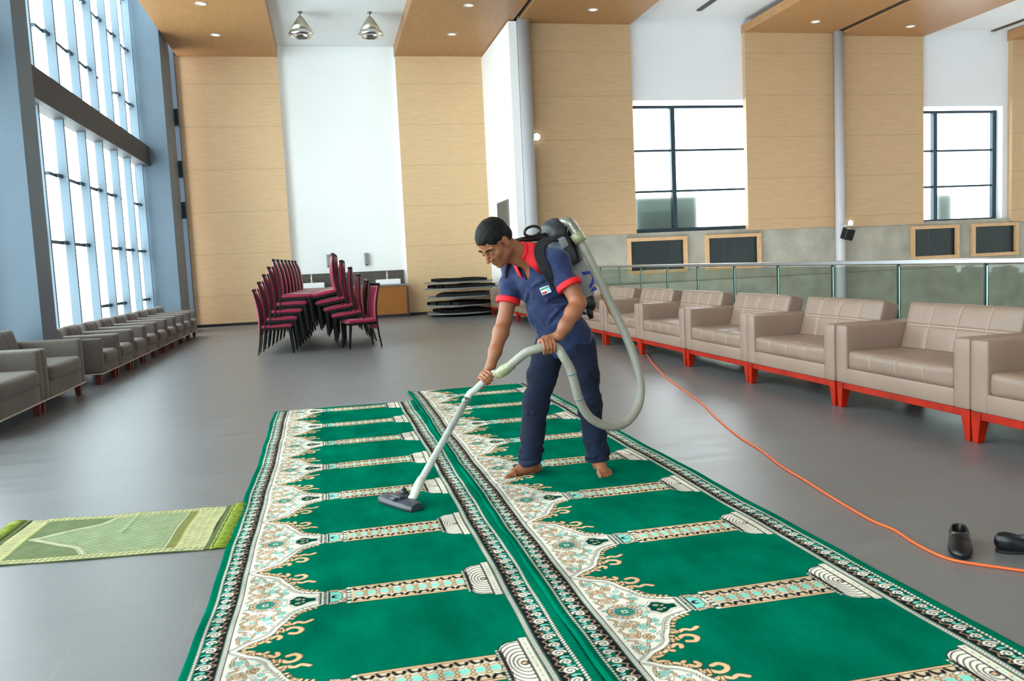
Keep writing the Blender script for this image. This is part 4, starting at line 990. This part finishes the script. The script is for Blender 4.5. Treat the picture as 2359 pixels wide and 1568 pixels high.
F_.cap(hp(.099, -.018, -.0605), hp(.099, .018, -.0605), .0022, .0022, .003, 'cut')
E(.072, 0, -.100, .018, .022, .016, .015)
nb = J['neck']
F_.chain([hp(-.030, 0, -.045), nb+A(.02, .01, -.01), J['c7']+fwd*.02-axis*.05], [.056, .054, .066], .03)
F_.cap(hp(.02, 0, -.105), J['c7']+fwd*.085-axis*.07, .020, .024, .03)
# soles flat on the carpet
body = F_.build('body', skin, man)
# hair, brows, eyes
Hh = Field(HC-.17, HC+.17, .004)
def EH(*a, **k): E(*a, fld=Hh, **k)
EH(-.013, 0, .039, .1035, .0825, .090, k=.01); EH(-.055, 0, -.005, .056, .072, .055, k=.02)
Hh.plane(hp(.070, 0, .050), nz(hf*.72-hu*.70), .01)          # hairline across the brow
Hh.plane(hp(-.02, 0, -.050), -hu, .01)                       # nape
for s_ in (-1, 1):
    Hh.ell(hp(.045, s_*.088, -.012), (.058, .034, .058), HR, .006, 'cut'); Hh.ell(hp(.092, s_*.046, .066), (.030, .020, .018), HR, .012, 'cut')
    Hh.ell(hp(-.004, s_*.092, -.012), (.026, .022, .034), HR, .004, 'cut')
Hh.wrinkle(.0007, [(140, 60, 90, 0, 1), (-90, 150, 70, 1, 1), (60, -80, 160, 2, 1)])
Hh.build('hair', hair_m, man)
loc = lambda p: Vector(p)-man.location
for s_ in (-1, 1):
    q = MB(); q.tube([loc(hp(.0925, s_*.014, .027)), loc(hp(.0935, s_*.026, .032)), loc(hp(.087, s_*.040, .031)), loc(hp(.073, s_*.052, .024))], [.003, .0048, .0046, .002], 8); q.build('eyebrow', hair_m, man, smooth=True)
    q = MB(); c = hp(.0765, s_*.032, -.001); M = Matrix.Translation(loc(c))
    q.lathe([(0, -.0125), (.009, -.009), (.0125, 0), (.009, .009), (0, .0125)], 16, M=M); e_ = q.build('eye', eyew, man, smooth=True)
    q = MB(); q.tube([loc(hp(.0865, s_*.020, .001)), loc(hp(.0915, s_*.031, .0035)), loc(hp(.086, s_*.045, .0005))], [.002, .0034, .002], 8); q.build('eyelid', skin, man, smooth=True)
    q = MB(); q.tube([loc(hp(.0875, s_*.022, -.003)), loc(hp(.0905, s_*.032, -.0015)), loc(hp(.0865, s_*.043, -.003))], [.0012, .0022, .0012], 8); q.build('eyelash', hair_m, man, smooth=True)
# nails
for tp in (tipsR, tipsL):
    for k, (e, d, r) in enumerate(tp):
        q = MB(); c = e+d*r*.28+A(0, 0, r*.80); s_ = r*.55; n_ = A(-d[1], d[0], 0)
        vs = [c+d*s_*math.cos(a)+n_*s_*math.sin(a)-A(0, 0, .003*math.cos(a)) for a in np.linspace(0, 2*PI, 9)[:-1]]; b0 = [v-A(0, 0, .003) for v in vs]
        q.add([loc(v) for v in vs+b0], [tuple(range(8)), tuple(range(15, 7, -1))]+[(i, i+8, (i+1) % 8+8, (i+1) % 8) for i in range(8)]); q.build('toenail', nail, man, smooth=False)
# ------------------------------------------------------------------ clothes
S = Field((.90, 4.52, .66), (1.82, 5.32, 1.46), .0045)
c7, pel = J['c7'], J['pel']
S.ell(c7-axis*.20+fwd*.025, (.175, .125, .19), (lat, fwd, axis), .03).ell(pel+axis*.22+fwd*.02, (.160, .128, .20), (lat, fwd, axis), .05)
S.ell(pel+axis*.03+fwd*.0, (.180, .140, .21), (lat, fwd, axis), .05)
S.chain([pel-axis*.02+lat*.02-fwd*.06, pel-axis*.05-fwd*.14-lat*.02+A(.02, 0, 0)], [.10, .07], .05)
for s_, sg in (('L', 1), ('R', -1)):
    sh, el = J['sh'+s_], J['el'+s_]; e2 = sh+(el-sh)*(.60 if s_ == 'L' else .62)
    S.chain([c7-axis*.045+lat*sg*.03, sh+axis*.006], [.062, .068], .05)
    S.chain([sh, sh+(el-sh)*.35, e2+(el-sh)*.12], [.070, .066, .069 if s_ == 'L' else .066], .03)
S.chain([pel-axis*.02+lat*.04-fwd*.10, pel-axis*.06-fwd*.17+lat*.02+A(.03, 0, 0)], [.08, .045], .04)
S.wrinkle(.0052, [(14, 10, 34, 0, .8), (-22, 16, 20, 1.2, .6), (40, -12, 56, 2.2, .5), (66, 30, -42, .4, .3), (-20, 54, 74, 3, .3), (90, -40, 105, .5, .16)])
def surf(fld, p, d, s0=.0, s1=.30):                     # outermost point of the cloth along d
    for t in np.arange(s1, s0, -.002):
        x = p+d*t; i = np.round((x-fld.lo)/fld.res).astype(int)
        if (i < 0).any() or (i >= fld.n).any(): continue
        if fld.f[tuple(i)] < 0: return x
    return p+d*.15
folds = []
for (a0, l0), (a1, l1) in (((.30, -.12), (.42, .00)), ((.37, -.14), (.49, -.02)), ((.45, -.13), (.56, .0)), ((.24, .05), (.40, .13)), ((.52, -.12), (.60, .04)), ((.20, -.02), (.31, -.10)), ((.42, .04), (.34, .15)), ((.56, .03), (.46, .15)), ((.18, .03), (.16, .12))):
    folds.append([surf(S, c7-axis*(a0+(a1-a0)*t)+lat*(l0+(l1-l0)*t), fwd) for t in (0, .33, .66, 1)])
for q in folds: S.chain([p-fwd*.003 for p in q], [.004, .012, .011, .003], .014); S.chain([p+fwd*.008-axis*.022 for p in q], [.003, .007, .006, .003], .02, mode='cut')
for s_ in ('L', 'R'):
    sh, el = J['sh'+s_], J['el'+s_]; d = nz(el-sh); q = sh+(el-sh)*(.60 if s_ == 'L' else .62)
    S.plane(q, d, .004, q-.10-A(0, 0, .0), q+.10)
# neck opening
S.ell(nb+A(.005, -.01, .03)+fwd*.02, (.062, .062, .09), (lat, fwd, axis), .006, 'cut')
S.ell(c7+fwd*.10-axis*.10, (.022, .05, .07), (lat, fwd, axis), .006, 'cut')
# hem
S.plane(pel-axis*.075, nz(-axis*.75+A(0, 0, -.5)), .006)
S.build('shirt', navy, man)
# placket and side slit details
def on_chest(a, l, f=.15): return c7-axis*a+lat*l+fwd*f
def surf(fld, p, d, s0=.0, s1=.30):                     # outermost point of the cloth along d
    for t in np.arange(s1, s0, -.002):
        x = p+d*t; i = np.round((x-fld.lo)/fld.res).astype(int)
        if (i < 0).any() or (i >= fld.n).any(): continue
        if fld.f[tuple(i)] < 0: return x
    return p+d*.15
q = MB(); 
for k in range(5): c = surf(S, on_chest(.17+.085*k, -.005, 0), fwd); q.lathe([(0, .003), (.006, .002), (.006, -.003)], 10, M=Matrix.Translation(loc(c)) @ Vector(fwd).to_track_quat('Z', 'Y').to_matrix().to_4x4())
q.build('shirt_button', mat('navy_button', (20, 30, 60), .3), man)
# red collar: two turned down flaps round the neck
def flap(pts_in, pts_out, th=.004):
    n = len(pts_in); vs = []
    for a, b in zip(pts_in, pts_out):
        vs += [a, (a+b)/2+nz((a+b)/2-nbm)*.006, b]
    m_ = len(vs); off = [v-nz(v-nbm)*th for v in vs]; fs = []
    for i in range(n-1):
        for j in range(2): a = i*3+j; fs += [(a, a+1, a+4, a+3), (m_+a, m_+a+3, m_+a+4, m_+a+1)]
        fs += [(i*3, i*3+3, m_+i*3+3, m_+i*3), (i*3+2, m_+i*3+2, m_+i*3+5, i*3+5)]
    fs += [(0, m_, m_+1, 1), (1, m_+1, m_+2, 2)]; k = (n-1)*3; fs += [(k, k+1, m_+k+1, m_+k), (k+1, k+2, m_+k+2, m_+k+1)]
    return vs+off, fs
nbm = nb+A(.03, .01, -.03)
nax = nz(hp(-.03, 0, -.045)-nbm)                             # neck axis
e1 = nz(fwd-nax*(fwd@nax)); e2_ = nz(np.cross(nax, e1)); 
if e2_@lat < 0: e2_ = -e2_
def ring(ph, r, h): return nbm+nax*h+e1*math.cos(ph)*r+e2_*math.sin(ph)*r
for sg in (1, -1):
    ins, outs = [], []
    for i in range(9):
        ph = sg*math.radians(28+152*i/8)
        ins.append(ring(ph, .069, .040+.030*(i/8))); rr = .112+.034*math.exp(-((i-.6)/1.6)**2); outs.append(ring(ph, rr, -.022-.060*math.exp(-((i-.6)/1.8)**2)))
    v_, f_ = flap(ins, outs); q = MB(); q.add([loc(x) for x in v_], f_); q.build('collar', redc, man, smooth=True)
q = MB(); q.tube([loc(ring(math.radians(a_), .066, .038+.030*(1-abs(abs(a_)-180)/180))) for a_ in range(30, 331, 15)], .008, 8, flat=1.6); q.build('collar_band', redc, man, smooth=True)
# red cuffs
for s_, r0 in (('L', .0755), ('R', .072)):
    sh, el = J['sh'+s_], J['el'+s_]; d = nz(el-sh); q0 = sh+(el-sh)*(.60 if s_ == 'L' else .62)
    M = Matrix.Translation(loc(q0)) @ Vector(d).to_track_quat('Z', 'Y').to_matrix().to_4x4()
    q = MB(); q.lathe([(r0-.010, .012), (r0, .013), (r0+.002, .004), (r0+.002, -.020), (r0-.002, -.024), (r0-.010, -.022)], 40, M=M); q.build('sleeve_cuff', redc, man, smooth=True)
# chest badge (white patch with green, red and pale blue)
bc = surf(S, c7-axis*.225+lat*.092, fwd)
bi = np.round((bc-S.lo)/S.res).astype(int); bn = nz(np.array([float(S.f[tuple(bi+2*np.eye(3, dtype=int)[k])]-S.f[tuple(bi-2*np.eye(3, dtype=int)[k])]) for k in range(3)]))
bl_ = nz(lat-bn*(lat@bn)); ba_ = np.cross(bn, bl_); ba_ = ba_ if ba_@axis > 0 else -ba_
def badge(l0, l1, a0, a1, off): return [loc(bc+bl_*l+ba_*a+bn*(off+.006)) for l, a in ((l0, a0), (l1, a0), (l1, a1), (l0, a1))]
bm_ = [mat('badge_white', (232, 236, 240), .5), mat('badge_green', (70, 150, 120), .5), mat('badge_red', (190, 40, 44), .5), mat('badge_blue', (150, 205, 225), .5)]
q = MB()
def plate(l0, l1, a0, a1, o0, o1, mi): 
    q.add(badge(l0, l1, a0, a1, o0)+badge(l0, l1, a0, a1, o1), [(0, 1, 2, 3), (7, 6, 5, 4), (0, 4, 5, 1), (1, 5, 6, 2), (2, 6, 7, 3), (3, 7, 4, 0)], mi)
plate(-.029, .029, -.022, .022, -.006, .002, 0); plate(-.026, .026, .008, .018, .002, .0035, 1); plate(-.026, .004, -.018, -.006, .002, .0035, 2); plate(.008, .026, -.016, .004, .002, .0035, 3)
q.build('chest_badge', bm_, man)
# jeans
T = Field((1.02, 4.68, .05), (1.72, 5.24, .90), .0045)
T.ell(pel+A(0, 0, -.02), (.165, .125, .11), (lat, fwd, A(0, 0, 1)), .04)
for s_, prof in (('L', [.100, .084, .070, .066, .066]), ('R', [.104, .088, .076, .070, .066])):
    h, kn, an = J['hip'+s_], J['kn'+s_], J['an'+s_]
    if s_ == 'R': kn = kn+A(.0, 0, 0)
    T.chain([h+A(0, 0, -.01), (h+kn)/2, kn, (kn+an)/2, an+(kn-an)*.02], prof, .035)
T.wrinkle(.0030, [(20, 0, 42, 0, .7), (36, 20, 30, 1.2, .5), (-40, 24, 26, 2.2, .5), (60, 30, 95, .4, .3), (24, 50, -40, 3, .3)])
def ring_pt(p, d, ang, r): d = nz(d); u = nz(np.cross(d, A(0, 1, 0))); v = np.cross(d, u); return p+u*math.cos(ang)*r+v*math.sin(ang)*r
R_ = random.Random(11)
for s_, rads in (('L', (.075, .070, .070, .067)), ('R', (.082, .076, .072, .068))):
    h, kn, an = J['hip'+s_], J['kn'+s_], J['an'+s_]
    for t, n_f, amp in ((-.75, 3, .9), (-.35, 3, .8), (-.08, 4, 1.1), (.12, 4, 1.1), (.35, 3, .8), (.62, 4, 1), (.80, 4, 1.2), (.90, 4, 1.2)):
        p = kn+(kn-h)*t if t < 0 else kn+(an-kn)*t; d = (an-kn) if t > 0 else (kn-h); r = rads[0] if t < -.5 else rads[1] if t < 0 else rads[2] if t < .6 else rads[3]
        for k in range(n_f):
            a0 = R_.uniform(0, 2*PI); sp_ = R_.uniform(.7, 1.3); tl = R_.uniform(-.035, .035)
            pts = [ring_pt(p+nz(d)*(tl*(j-1.5)+R_.uniform(-.004, .004)), d, a0+sp_*(j-1.5)*.5, r-.003) for j in range(4)]
            T.chain(pts, [.004, .0125*amp, .0125*amp, .004], .010)
for s_ in ('L', 'R'):
    an = J['an'+s_]; q0 = A(an[0], an[1], .066 if s_ == 'R' else .074); T.plane(q0, A(0, 0, -1) if s_ == 'L' else nz(A(.35, 0, -1)), .003, q0-.13, q0+.13)
T.build('jeans', denim, man)
for s_, r0 in (('L', .069), ('R', .070)):
    an = J['an'+s_]; kn = J['kn'+s_]; d = nz(kn-an); z0 = .074 if s_ == 'L' else .066
    M = Matrix.Translation(loc(A(an[0], an[1], z0)+d*.0)) @ Vector(d if s_ == 'L' else nz(d+A(-.30, 0, 0))).to_track_quat('Z', 'Y').to_matrix().to_4x4()
    q = MB(); q.lathe([(r0-.012, 0), (r0-.003, -.001), (r0+.000, .004), (r0+.000, .030), (r0-.002, .034), (r0-.008, .035)], 36, M=M); q.build('trouser_hem', denim_l, man, smooth=True)
# ------------------------------------------------------------------ backpack vacuum
vac = empty('backpack_vacuum', (1.5, 5.1, 0)); tag(vac, 'black backpack vacuum cleaner with grey hose, white wand and dark floor nozzle', 'vacuum cleaner')
vl = lambda p: Vector(p)-vac.location
bax = nz(A(1.36, 5.06, 1.40)-A(1.60, 5.14, .94)); bout = -fwd; blat = lat
def bp(a, o, l=0): return A(1.572, 5.13, 1.01)+bax*a-fwd*o*1.0+blat*l
blk = mat('black_moulded_plastic', (15, 16, 18), .35, coat=.2); gryp = mat('dark_grey_moulded_plastic', (40, 41, 47), .35); greyc = mat('grey_fabric_bag', (150, 148, 150), .8, noise=(30, .08)); blue = mat('blue_webbing', (24, 54, 150), .6)
hose_m = mat('grey_ribbed_hose', (138, 135, 124), .45, noise=(30, .06)); wand_m = mat('pale_worn_metal_wand', (196, 204, 200), .28, .35, noise=(20, .12)); clearp = mat('yellowed_clear_plastic', (140, 140, 106), .25, 0, .5, coat=.3, noise=(25, .25))
def vf(name, m, lo, hi, fn, res=.006):
    f = Field(lo, hi, res); fn(f); o = f.build(name, m, vac); return o
def body_fn(f):
    f.ell(bp(.33, .07), (.115, .095, .22), (blat, -fwd, bax), .03); f.ell(bp(.20, .06), (.105, .085, .18), (blat, -fwd, bax), .03)
    f.plane(bp(.27, 0), -bax, .01); f.plane(bp(.47, 0), bax, .02)
vf('motor_housing', blk, (1.1, 4.85, .85), (1.85, 5.45, 1.65), body_fn)
vf('top_dome', gryp, (1.1, 4.85, 1.1), (1.85, 5.45, 1.65), lambda f: (f.ell(bp(.50, .065), (.100, .090, .085), (blat, -fwd, bax), .02)))
vf('dust_bag', greyc, (1.2, 4.85, .75), (1.9, 5.45, 1.5), lambda f: (f.ell(bp(.17, .075), (.098, .080, .20), (blat, -fwd, bax), .03), f.plane(bp(.275, 0), bax, .01)))
vf('base_cap', blk, (1.3, 4.85, .7), (1.9, 5.45, 1.3), lambda f: f.ell(bp(-.0, .03), (.080, .055, .075), (blat, -fwd, bax), .03))
# clear window on the top
q = MB()
M = Matrix((( *blat, ), ( *(-fwd), ), ( *bax, ))).transposed().to_4x4(); M.translation = vl(bp(.44, .0, .05))
q.box(-.05, .05, -.05, .03, -.04, .03, M=M); q.build('lid_latch', mat('grey_translucent_lid', (140, 144, 156), .2, coat=.5), vac, bevel=.012)
# blue webbing round the bag
for a0, a1 in ((.235, .10), (.10, .20), (.04, .075)):
    vs = []
    for i in range(17):
        th = math.radians(-120+240*i/16); a = a0+(a1-a0)*i/16; sc = math.sqrt(max(.05, 1-((a-.17)/.205)**2))
        for da, k in ((-.011, 1.03), (.011, 1.03), (.011, .97), (-.011, .97)): vs.append(vl(bp(a+da, .075+.082*math.cos(th)*sc*k, .100*math.sin(th)*sc*k)))
    MB().add(vs, [(i*4+j, i*4+(j+1) % 4, i*4+4+(j+1) % 4, i*4+4+j) for i in range(16) for j in range(4)]+[(3, 2, 1, 0), (64, 65, 66, 67)]).build('strap_blue', blue, vac)
MB().tube([vl(bp(-.03, .0, .02)), vl(bp(-.07, -.01, .03)), vl(bp(-.10, -.02, .03))], [.03, .022, .014], 12).build('cord_socket', blk, vac, smooth=True)
# carrying handle
hc = A(1.235, 5.00, 1.480)
pts = [vl(hc+A(.052*math.cos(t)*1.0, 0.01*math.cos(t), .030*math.sin(t)+.006*math.cos(t))) for t in np.linspace(0, 2*PI, 25)]
MB().tube(pts, .0085, 10, cap=False).build('carry_handle', blk, vac, smooth=True)
MB().tube([vl(A(1.10, 4.98, 1.425)), vl(A(1.17, 5.0, 1.432)), vl(A(1.27, 5.03, 1.440)), vl(A(1.36, 5.06, 1.45))], [.009, .016, .022, .03], 10).tube([vl(A(1.095, 4.97, 1.425)), vl(A(1.072, 4.97, 1.468))], .0035, 6).build('harness_frame', blk, vac, smooth=True)
# shoulder straps
def strap(P, w_, name='shoulder_strap'):
    P = smooth_line([tuple(p) for p in P], 5); q = MB(); vs = []; n = len(P)
    for i, p in enumerate(P):
        p = A(*p); t = nz(A(*P[min(i+1, n-1)])-A(*P[max(i-1, 0)])); cen = c7-axis*.14; o = p-cen; o = nz(o-t*(o@t)); s_ = nz(np.cross(t, o))
        vs += [p+s_*w_+o*.004, p-s_*w_+o*.004, p-s_*w_-o*.012, p+s_*w_-o*.012]
    fs = [(i*4+j, i*4+(j+1) % 4, i*4+4+(j+1) % 4, i*4+4+j) for i in range(n-1) for j in range(4)]+[(3, 2, 1, 0), ((n-1)*4, (n-1)*4+1, (n-1)*4+2, (n-1)*4+3)]
    q.add([vl(v) for v in vs], fs); q.build(name, mat('black_padded_webbing', (20, 21, 26), .85, bump=(200, .2)), vac, bevel=.004)
strap([A(1.385, 5.0, 1.425), A(1.305, 4.905, 1.425), A(1.225, 4.81, 1.375), A(1.225, 4.755, 1.29), A(1.27, 4.745, 1.20), A(1.35, 4.79, 1.12), A(1.46, 4.92, 1.04)], .030)
strap([A(1.30, 5.10, 1.40), A(1.20, 5.10, 1.37), A(1.09, 5.03, 1.31), A(1.06, 5.02, 1.22), A(1.12, 5.08, 1.12), A(1.25, 5.16, 1.05)], .028)
# hose
HP = [A(1.505, 5.00, 1.508), A(1.545, 4.97, 1.455), A(1.578, 4.94, 1.38), A(1.617, 4.90, 1.28)]
HP = [A(*p) for p in ((1.5023, 5.02, 1.4828), (1.5348, 5.0, 1.4066), (1.5941, 4.96, 1.2602), (1.6498, 4.92, 1.1041), (1.7132, 4.88, 0.9377), (1.7655, 4.84, 0.7834), (1.7958, 4.8, 0.6474), (1.8038, 4.76, 0.5194), (1.7681, 4.72, 0.4096), (1.6904, 4.68, 0.3364), (1.6013, 4.66, 0.3114), (1.5151, 4.64, 0.3329), (1.4266, 4.62, 0.3952), (1.3697, 4.6, 0.4942), (1.3394, 4.58, 0.5947), (1.3144, 4.57, 0.6823), (1.2767, 4.57, 0.7543))]+[HAND_L+A(.048, 0, -.004), HAND_L, HAND_L-A(.05, -.002, .001)]+[A(*p) for p in ((1.0808, 4.63, 0.7892), (1.0316, 4.69, 0.7419), (0.9945, 4.74, 0.699))]
P = smooth_line([tuple(p) for p in HP], 14); n = len(P)
q = MB(); q.tube([vl(A(*p)) for p in P], [.0262 if i % 2 else .0248 for i in range(n)], 18); q.build('hose', hose_m, vac, smooth=True)
def collar(i, r, l_, name, m):
    a, b = A(*P[i]), A(*P[i+1]); d = nz(b-a); q = MB(); q.tube([vl(a-d*l_), vl(a-d*l_*.9), vl(a+d*l_*.9), vl(a+d*l_)], [r*.93, r, r, r*.93], 18); q.build(name, m, vac, smooth=True)
collar(14*15-4, .0285, .007, 'hose_clip', mat('blue_grey_clip', (110, 124, 128), .4)); collar(14*13+2, .0285, .006, 'hose_clip', mat('blue_grey_clip', (0, 0, 0)))
# elbow on the pack
cp = HP[0]
el_ = smooth_line([tuple(bp(.47, .08, .02)), tuple(A(1.435, 5.07, 1.5197)), tuple(A(1.4656, 5.04, 1.5275)), tuple(A(1.4947, 5.02, 1.4989)), tuple(HP[1])], 6)
MB().tube([vl(A(*p)) for p in el_], [.034-.004*(i/len(el_)) for i in range(len(el_))], 20).build('elbow', mat('worn_clear_grey_plastic', (120, 120, 110), .15, .3, coat=.7, noise=(60, .6)), vac, smooth=True)
MB().tube([vl(A(1.5094, 5.01, 1.4582)), vl(A(1.5373, 5.0, 1.4012))], [.040, .038], 18).build('elbow_collar', clearp, vac, smooth=True)
# coupling, grip tube, bend, wand
c0_ = HP[-1]; c1_ = A(0.9378, 4.8, 0.6529); bend = A(0.7755, 4.83, 0.5488)
cpl = [c0_+(c1_-c0_)*t for t in (-.30, -.1, .02, .2, .35, .6, .85, 1.05)]
MB().tube([vl(p) for p in cpl], [.0275, .0275, .031, .031, .034, .034, .030, .026], 20).build('coupling', clearp, vac, smooth=True)
wp = [c1_, HAND_R+ -wandRdir*.04, HAND_R+wandRdir*.04, bend+A(.03, 0, .018), bend, A(0.7431, 4.82, 0.5016)]
wp = [A(*p) for p in smooth_line([tuple(p) for p in wp], 8)]
MB().tube([vl(p) for p in wp], .0205, 18).build('bent_wand', wand_m, vac, smooth=True)
wb = A(0.7488, 4.82, 0.5114); we = A(0.414, 4.53, 0.1127)
MB().tube([vl(wb+(we-wb)*-.02), vl(wb+(we-wb)*.035)], .0235, 18).build('wand_collar', mat('worn_clear_grey_plastic', (0, 0, 0)), vac, smooth=True)
MB().tube([vl(wb), vl(wb+(we-wb)*.9), vl(we)], [.0195, .0195, .0195], 18).build('wand', wand_m, vac, smooth=True)
MB().tube([vl(we-(we-wb)*.08), vl(we), vl(A(0.3952, 4.5, 0.0862)), vl(A(0.381, 4.49, 0.0615)), vl(A(0.3671, 4.5, 0.0483))], [.0235, .025, .025, .023, .021], 18).build('nozzle_neck', mat('off_white_plastic', (206, 206, 196), .35), vac, smooth=True)
# floor nozzle
na, nb2 = A(.235, 4.66, .018), A(.385, 4.40, .018); nd = nz(nb2-na); nn = A(-nd[1], nd[0], 0); nc = (na+nb2)/2
nm = mat('dark_grey_nozzle_plastic', (52, 54, 64), .35); ln = np.linalg.norm(nb2-na)/2+.01
prof = [(-.050, 0), (-.054, .014), (-.047, .034), (-.015, .048), (.020, .050), (.044, .040), (.052, .016), (.048, 0)]
M = Matrix(((nd[0], nn[0], 0, 0), (nd[1], nn[1], 0, 0), (0, 0, 1, 0), (0, 0, 0, 1))); M.translation = vl(A(nc[0], nc[1], .0125))
q = MB(); vs = []; xs = np.linspace(-ln, ln, 9); 
for x in xs:
    e = 1-.25*(abs(x)/ln)**6
    vs += [M @ Vector((x, y*e, z*(1-.18*(abs(x)/ln)**4))) for y, z in prof]
k = len(prof); fs = [(i*k+j, i*k+(j+1) % k, (i+1)*k+(j+1) % k, (i+1)*k+j) for i in range(8) for j in range(k)]+[tuple(range(k-1, -1, -1)), tuple(8*k+j for j in range(k))]
q.add(vs, fs); q.build('floor_nozzle', nm, vac, bevel=.004)
MB().box(-.055, .045, -.03, .045, .046, .062, M=M).build('nozzle_bridge', nm, vac, bevel=.006); MB().box(-.02, .02, -.05, -.022, .044, .055, M=M).build('nozzle_pedal', mat('grey_pedal', (96, 98, 106), .4), vac, bevel=.002)
MB().tube([M @ Vector((-.01, .02, .055)), M @ Vector((.0, .05, .075))], [.026, .022], 14).build('nozzle_swivel', blk, vac, smooth=True)
# ------------------------------------------------------------------ orange power cord
CP = [A(1.6797, 5.08, 1.0771), A(1.7079, 5.1, 1.0366), A(1.7534, 5.14, 0.9605), A(1.8296, 5.2, 0.8628), A(2.0193, 5.5, 0.7241), A(2.3523, 6.2, 0.5709)]
CG = [(4.0611, 10.579, 0.006), (3.7618, 9.4804, 0.006), (3.573, 8.7919, 0.006), (3.3958, 8.094, 0.006), (3.2404, 7.3476, 0.006), (3.0975, 6.7029, 0.006), (2.9243, 6.0803, 0.006), (2.7667, 5.4154, 0.006), (2.6907, 4.9583, 0.006), (2.5947, 4.5333, 0.006), (2.5513, 4.2248, 0.006), (2.4967, 3.8869, 0.006), (2.4638, 3.6504, 0.006), (2.4418, 3.4422, 0.006), (2.4492, 3.3022, 0.006), (2.4204, 3.1477, 0.006), (2.4079, 3.0227, 0.006), (2.4187, 2.9085, 0.006), (2.4747, 2.8306, 0.006), (2.5273, 2.7761, 0.006), (2.5887, 2.7144, 0.006), (2.6953, 2.6378, 0.006)]
cpts = CP+[A(*g) for g in CG]; cpts[5][2] = max(cpts[5][2], .03)
P2 = smooth_line([tuple(p) for p in cpts], 8); cord = MB().tube([(p[0], p[1], max(p[2], .0055)) for p in P2], .0055, 8).build('power_cord', mat('orange_rubber_cord', (236, 92, 34), .5), smooth=True)
tag(cord, 'orange power cord running from the vacuum across the grey floor', 'cord')
# ------------------------------------------------------------------ black leather shoes
leather = mat('black_polished_leather', (10, 11, 16), .36, spec=.4, coat=.12); inner = mat('dark_shoe_lining', (26, 22, 22), .8); sole = mat('black_rubber_sole', (12, 12, 12), .6)
def shoe(name, loc_, rz, label):
    t = empty(name, loc_, rz)                               # toe along +x, heel at -x
    def fld(fn, nm, m_, res=.003):
        f = Field((-.18, -.08, -.01), (.18, .08, .13), res); fn(f); o = f.build(nm, m_); o.parent = t; return o
    def up_(f):
        f.ell(A(-.078, 0, .036), (.066, .037, .042), None, .02).ell(A(-.005, 0, .030), (.085, .041, .040), None, .03).ell(A(.062, -.001, .020), (.078, .046, .034), None, .03)
        f.ell(A(-.095, 0, .056), (.048, .034, .034), None, .02); f.ell(A(.004, 0, .052), (.045, .032, .026), None, .02); f.plane((0, 0, .012), (0, 0, -1), .003)
        f.ell(A(-.066, 0, .090), (.070, .0275, .060), None, .004, 'cut')
    fld(up_, 'upper', leather)
    fld(lambda f: (f.chain([A(-.102, 0, .012), A(-.03, 0, .012)], [.024, .024], .02),), 'lining', inner)
    q = MB(); out = [(-.143, 0), (-.132, .024), (-.10, .034), (-.04, .031), (.03, .042), (.085, .037), (.118, .022), (.130, 0)]
    ol_ = out+[(x, -y) for x, y in reversed(out[1:-1])]; n = len(ol_); q.add([(x, y, z) for z in (0, .014) for x, y in ol_], [tuple(range(n-1, -1, -1)), tuple(range(n, 2*n))]+[(i, (i+1) % n, n+(i+1) % n, n+i) for i in range(n)]); q.build('sole', sole, t, bevel=.003)
    q = MB(); q.tube([(.012+.0, -.030, .066), (.018, -.015, .076), (.020, 0, .079), (.018, .015, .076), (.012, .030, .066)], .0035, 8); q.build('strap', leather, t, smooth=True)
    return tag(t, label, 'shoe', 'black leather shoes on the floor')
s1 = A(2.5117, 2.9624, 0.006); s2 = A(2.6626, 2.9298, 0.006)
shoe('shoe', (float(s1[0])+.03, float(s1[1])+.04, 0), math.radians(232), 'black shoe standing right behind the orange cord, toe towards the camera')
shoe('shoe', (float(s2[0])+.125, float(s2[1])-.05, 0), math.radians(-24), 'black shoe cut off by the right edge of the picture')
# pieces that belong to a part hang under that part
bpy.context.view_layer.update()
def under(names, parent_name):
    par = bpy.data.objects.get(parent_name)
    for o in list(bpy.data.objects):
        if o.name.split('.')[0] in names and o is not par:
            mw = o.matrix_world.copy(); o.parent = par; o.matrix_parent_inverse = Matrix.Identity(4); o.matrix_basis = par.matrix_world.inverted() @ mw
under(('shirt_button', 'collar', 'collar_band', 'sleeve_cuff', 'chest_badge'), 'shirt')
under(('trouser_hem',), 'jeans')
under(('hose_clip', 'coupling', 'elbow', 'elbow_collar'), 'hose')
under(('nozzle_bridge', 'nozzle_pedal', 'nozzle_swivel', 'nozzle_neck'), 'floor_nozzle')
under(('wand_collar',), 'wand')
bpy.context.view_layer.update()
